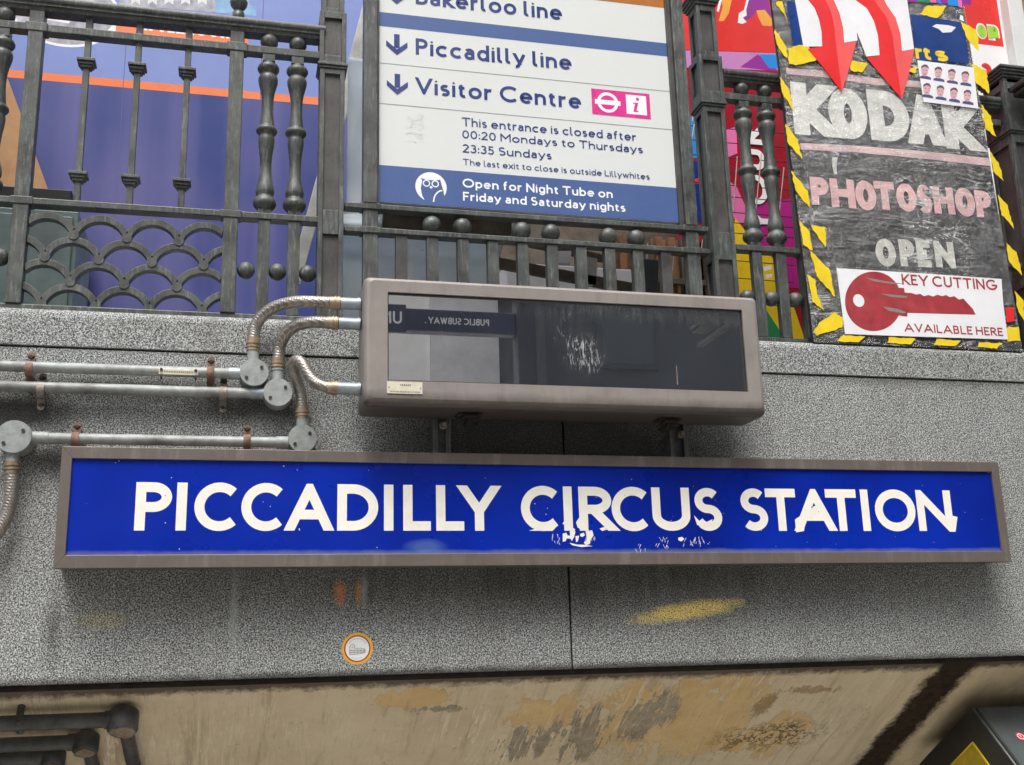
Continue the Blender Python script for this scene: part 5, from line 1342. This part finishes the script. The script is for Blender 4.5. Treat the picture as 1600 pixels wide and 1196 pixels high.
# ================================================================ UNDER THE CEILING
sd_ = Vector((.0, .856, -.517)); sdx = Vector((.058, .856, -.517)).normalized()
def on_sof(px, py, off): return hit(px, py, SOF_P+SOF_N*off, SOF_N)
gP = 'black pipes under the ceiling'
for py0, px1, py1, rr_, er, lab in ((1129, 193, 1124, .0180, .0350, 'longest black pipe under the ceiling, nearest the wall, with a rusty open elbow'), (1156, 135, 1159, .0172, .0300, 'second black pipe below the longest, with a flaking elbow'),
                                    (1180, 84, 1183, .0165, .0280, 'third black pipe from the wall with a pale flaking elbow'), (1199, 40, 1203, .0160, .0260, 'lowest black pipe at the bottom left corner')):
    b_ = on_sof(px1, py1, .032); t = thing('black_pipe', lab, 'pipe', tuple(b_), gP)
    MB().tube([Vector((-2.1, b_.y, b_.z)), b_-Vector((.02, 0, 0))], rr_, 20).build('pipe', M['castblack'], t)
    MB().tube([b_-Vector((.042, 0, 0)), b_-Vector((.022, 0, 0))], rr_*1.18, 20).build('coupling', M['castblack'], t, .001)
    m_ = MB().tube([b_-Vector((.022, 0, 0)), b_-Vector((.008, 0, 0)), b_+Vector((.010, .004, -.002))], [rr_*1.15, rr_*1.35, rr_*1.1], 20)
    n_ = -SOF_N; m_.tube([b_+n_*(er*.7), b_+n_*(er*.45), b_-n_*er*.75, b_-n_*er*.95], [er*.7, er, er, er*.82], 28)
    el = m_.build('elbow', M['castblack'], t, .0015)
    fl_ = MB(); ctr = b_-n_*(er*.955); a1 = Vector((1, 0, 0)); a2 = n_.cross(a1)
    random.seed(int(py0)); fl_.slab([ctr+(a1*math.cos(R(a))+a2*math.sin(R(a)))*er*random.uniform(.55, .86) for a in range(0, 360, 20)], SOF_N*.0025)
    fl_.build('flaking_paint', M['rustinside'], el)
    MB().tube([b_+sdx*.012, b_+sdx*.9], rr_*.92, 20).build('drop_pipe', M['castblack'], t)
    if py0 == 1129:
        hx = on_sof(30, 1122, .032); hp = Vector((hx.x, b_.y, b_.z))
        MB().tube([hp+n_*.05-sd_*.020, hp-sd_*.020-n_*.0], .0085, 12).tube([hp-sd_*.026-n_*.004, hp+sd_*.020-n_*.010], .0095, 12).build('hanger', M['castblack'], t, .001)
# dark lamp case hung on the ceiling at the right
a = hit(1519, 1106, Vector((0, .16, 0)), Vector((0, 1, 0)))
t = thing('ceiling_lamp', 'dark angular metal lamp case with a yellow side panel hanging at the bottom right corner', 'lamp', tuple(a))
e1 = Vector((0, .856, -.517)); e2 = Vector((0, -.736, -.677)); Wd = 1.0
def P_(s, u, x=0): return a+e1*s+e2*u+Vector((x, 0, 0))
L1, L2 = .34, .30
fs = [P_(0, 0), P_(L1, 0), P_(L1, L2), P_(0, L2)]
MB().slab(fs, (Wd, 0, 0)).build('case', M['lampgrey'], t, .003)
ins = MB(); o0 = Vector((-.004, 0, 0)); q_ = [p+o0 for p in fs]; w_ = .078
inn = [P_(w_, w_)+o0, P_(L1-w_, w_)+o0, P_(L1-w_, L2-w_)+o0, P_(w_, L2-w_)+o0]
for i in range(4): ins.slab([q_[i], q_[(i+1) % 4], inn[(i+1) % 4], inn[i]], (.0036, 0, 0))
ins.build('side_frame', M['lampblack'], t)
MB().slab([p+Vector((.0008, 0, 0)) for p in inn], (.0024, 0, 0)).build('yellow_panel', M['lampyellow'], t)
lp = MB(); 
for i in range(4):
    p0, p1 = inn[i], inn[(i+1) % 4]; mid = sum(inn, Vector())/4
    lp.slab([p0, p1, p1.lerp(mid, .06), p0.lerp(mid, .06)], (-.003, 0, 0))
lp.build('panel_bead', M['hyellow'], t)
N2 = Vector((1, 0, 0)).cross(e2).normalized()
if N2.y > 0: N2 = -N2
MB().slab([P_(-.0, .008, .006)+N2*.0012, P_(-.0, .008, .014)+N2*.0012, P_(-.0, L2-.01, .014)+N2*.0012, P_(-.0, L2-.01, .006)+N2*.0012], N2*.003).build('seam', M['lampblack'], t)
sc = hit(1595, 1151, a+N2*.001, N2)
f2 = Fr(sc, (1, 0, 0), -e2); st_o = None
if f2.N.dot(N2) < 0: f2.N = -f2.N
mb = MB(); f2.ell(mb, 0, 0, .0145, .0145, 32); s_r = mb.build('red_sticker', M['stred'], t)
mb = MB(); f2.line(mb, [(.0095*math.cos(R(x)), .0095*math.sin(R(x))) for x in range(0, 361, 15)], .0022); f2.line(mb, [(0, -.004), (0, .005)], .002); mb.build('sticker_mark', M['twhite'], s_r)

# ================================================================ BEHIND THE CAMERA (seen in the display glass)
AY = -6.75; t = thing('entrance_arch', 'dark blue subway entrance sign over the head of the stairs, reflected in the display glass', 'sign', (1.5, AY, 2.42))
def mir(px, py, Y):
    """the point at depth Y that the display glass mirrors at this pixel"""
    gy_ = DY+.0112; q = at(px, py, 2*gy_-Y); return Vector((q.x, Y, q.z))
a0, a1 = mir(806, 486, AY), mir(606, 512, AY)
zA, zB = mir(700, 484.5, AY).z, mir(700, 519, AY).z
MB().box(-2.3, a0.x, AY-.12, AY, zB, zA).build('beam', M['archblue'], t, .01)
MB().box(a0.x+.001, a0.x+.17, AY-.16, AY+.04, 2.42, zA+.12).build('column', M['dark_stone'], t, .01)
MB().box(-2.45, -2.301, AY-.16, AY+.04, 2.42, zA+.12).build('column', M['dark_stone'], t, .01)
MB().box(-2.2, mir(634, 500, AY).x, AY-.0, AY+.03, zB-.03, zA+.02).build('nameboard', M['archblue'], t, .005)
fr = Fr((0, AY, 0), (-1, 0, 0), (0, 0, 1)); fr.k = .002; mb = MB(); q0, q1 = mir(764, 504.5, AY), mir(664, 499, AY)
text(fr, mb, 'PUBLIC SUBWAY .', -q0.x, (zA+zB)/2-.03, .058, .15, .15, .4, q0.x-q1.x)
f3 = Fr((0, AY+.03, 0), (-1, 0, 0), (0, 0, 1)); f3.k = .002; text(f3, mb, 'UNDERGROUND', -mir(627, 500, AY).x, (zA+zB)/2-.055, .11, .15, .14, .4)
mb.build('lettering', M['pwhite'], t)
def block(name, label, x0, x1, y, h, mat, nx, nz, zlo=2.42):
    t = thing(name, label, 'building', ((x0+x1)/2, y, zlo)); MB().box(x0, x1, y-6, y, zlo, zlo+h).build('wall', M[mat], t)
    for j in range(nz):
        for i in range(nx):
            cx = x0+(x1-x0)*(i+.5)/nx; w = (x1-x0)/nx*.32; zc = zlo+1.5+j*3.4
            f_ = MB().box(cx-w/2-.08, cx+w/2+.08, y+.001, y+.09, zc-.1, zc+2.0).build('window', M[mat], t)
            MB().box(cx-w/2, cx+w/2, y+.0905, y+.11, zc, zc+1.9).build('pane', M['window'], f_)
    MB().box(x0-.15, x1+.15, y+.001, y+.35, zlo+h-.5, zlo+h+.1).build('cornice', M[mat], t)
bx_ = mir(672, 540, -22).x
block('pale_building', 'pale stone building across the street, reflected at the left of the display glass', -14, bx_, -22, 15, 'pale_stone', 5, 4)
block('grey_building', 'plain grey windowless building across the street between the pale and the dark one', bx_+.01, mir(778, 540, -22).x, -21.9, 15, 'mid_stone', 0, 0)
block('dark_building', 'dark building across the street, reflected at the right of the display glass', mir(778, 540, -22).x+.02, 26, -18, 17, 'dark_stone', 6, 4)
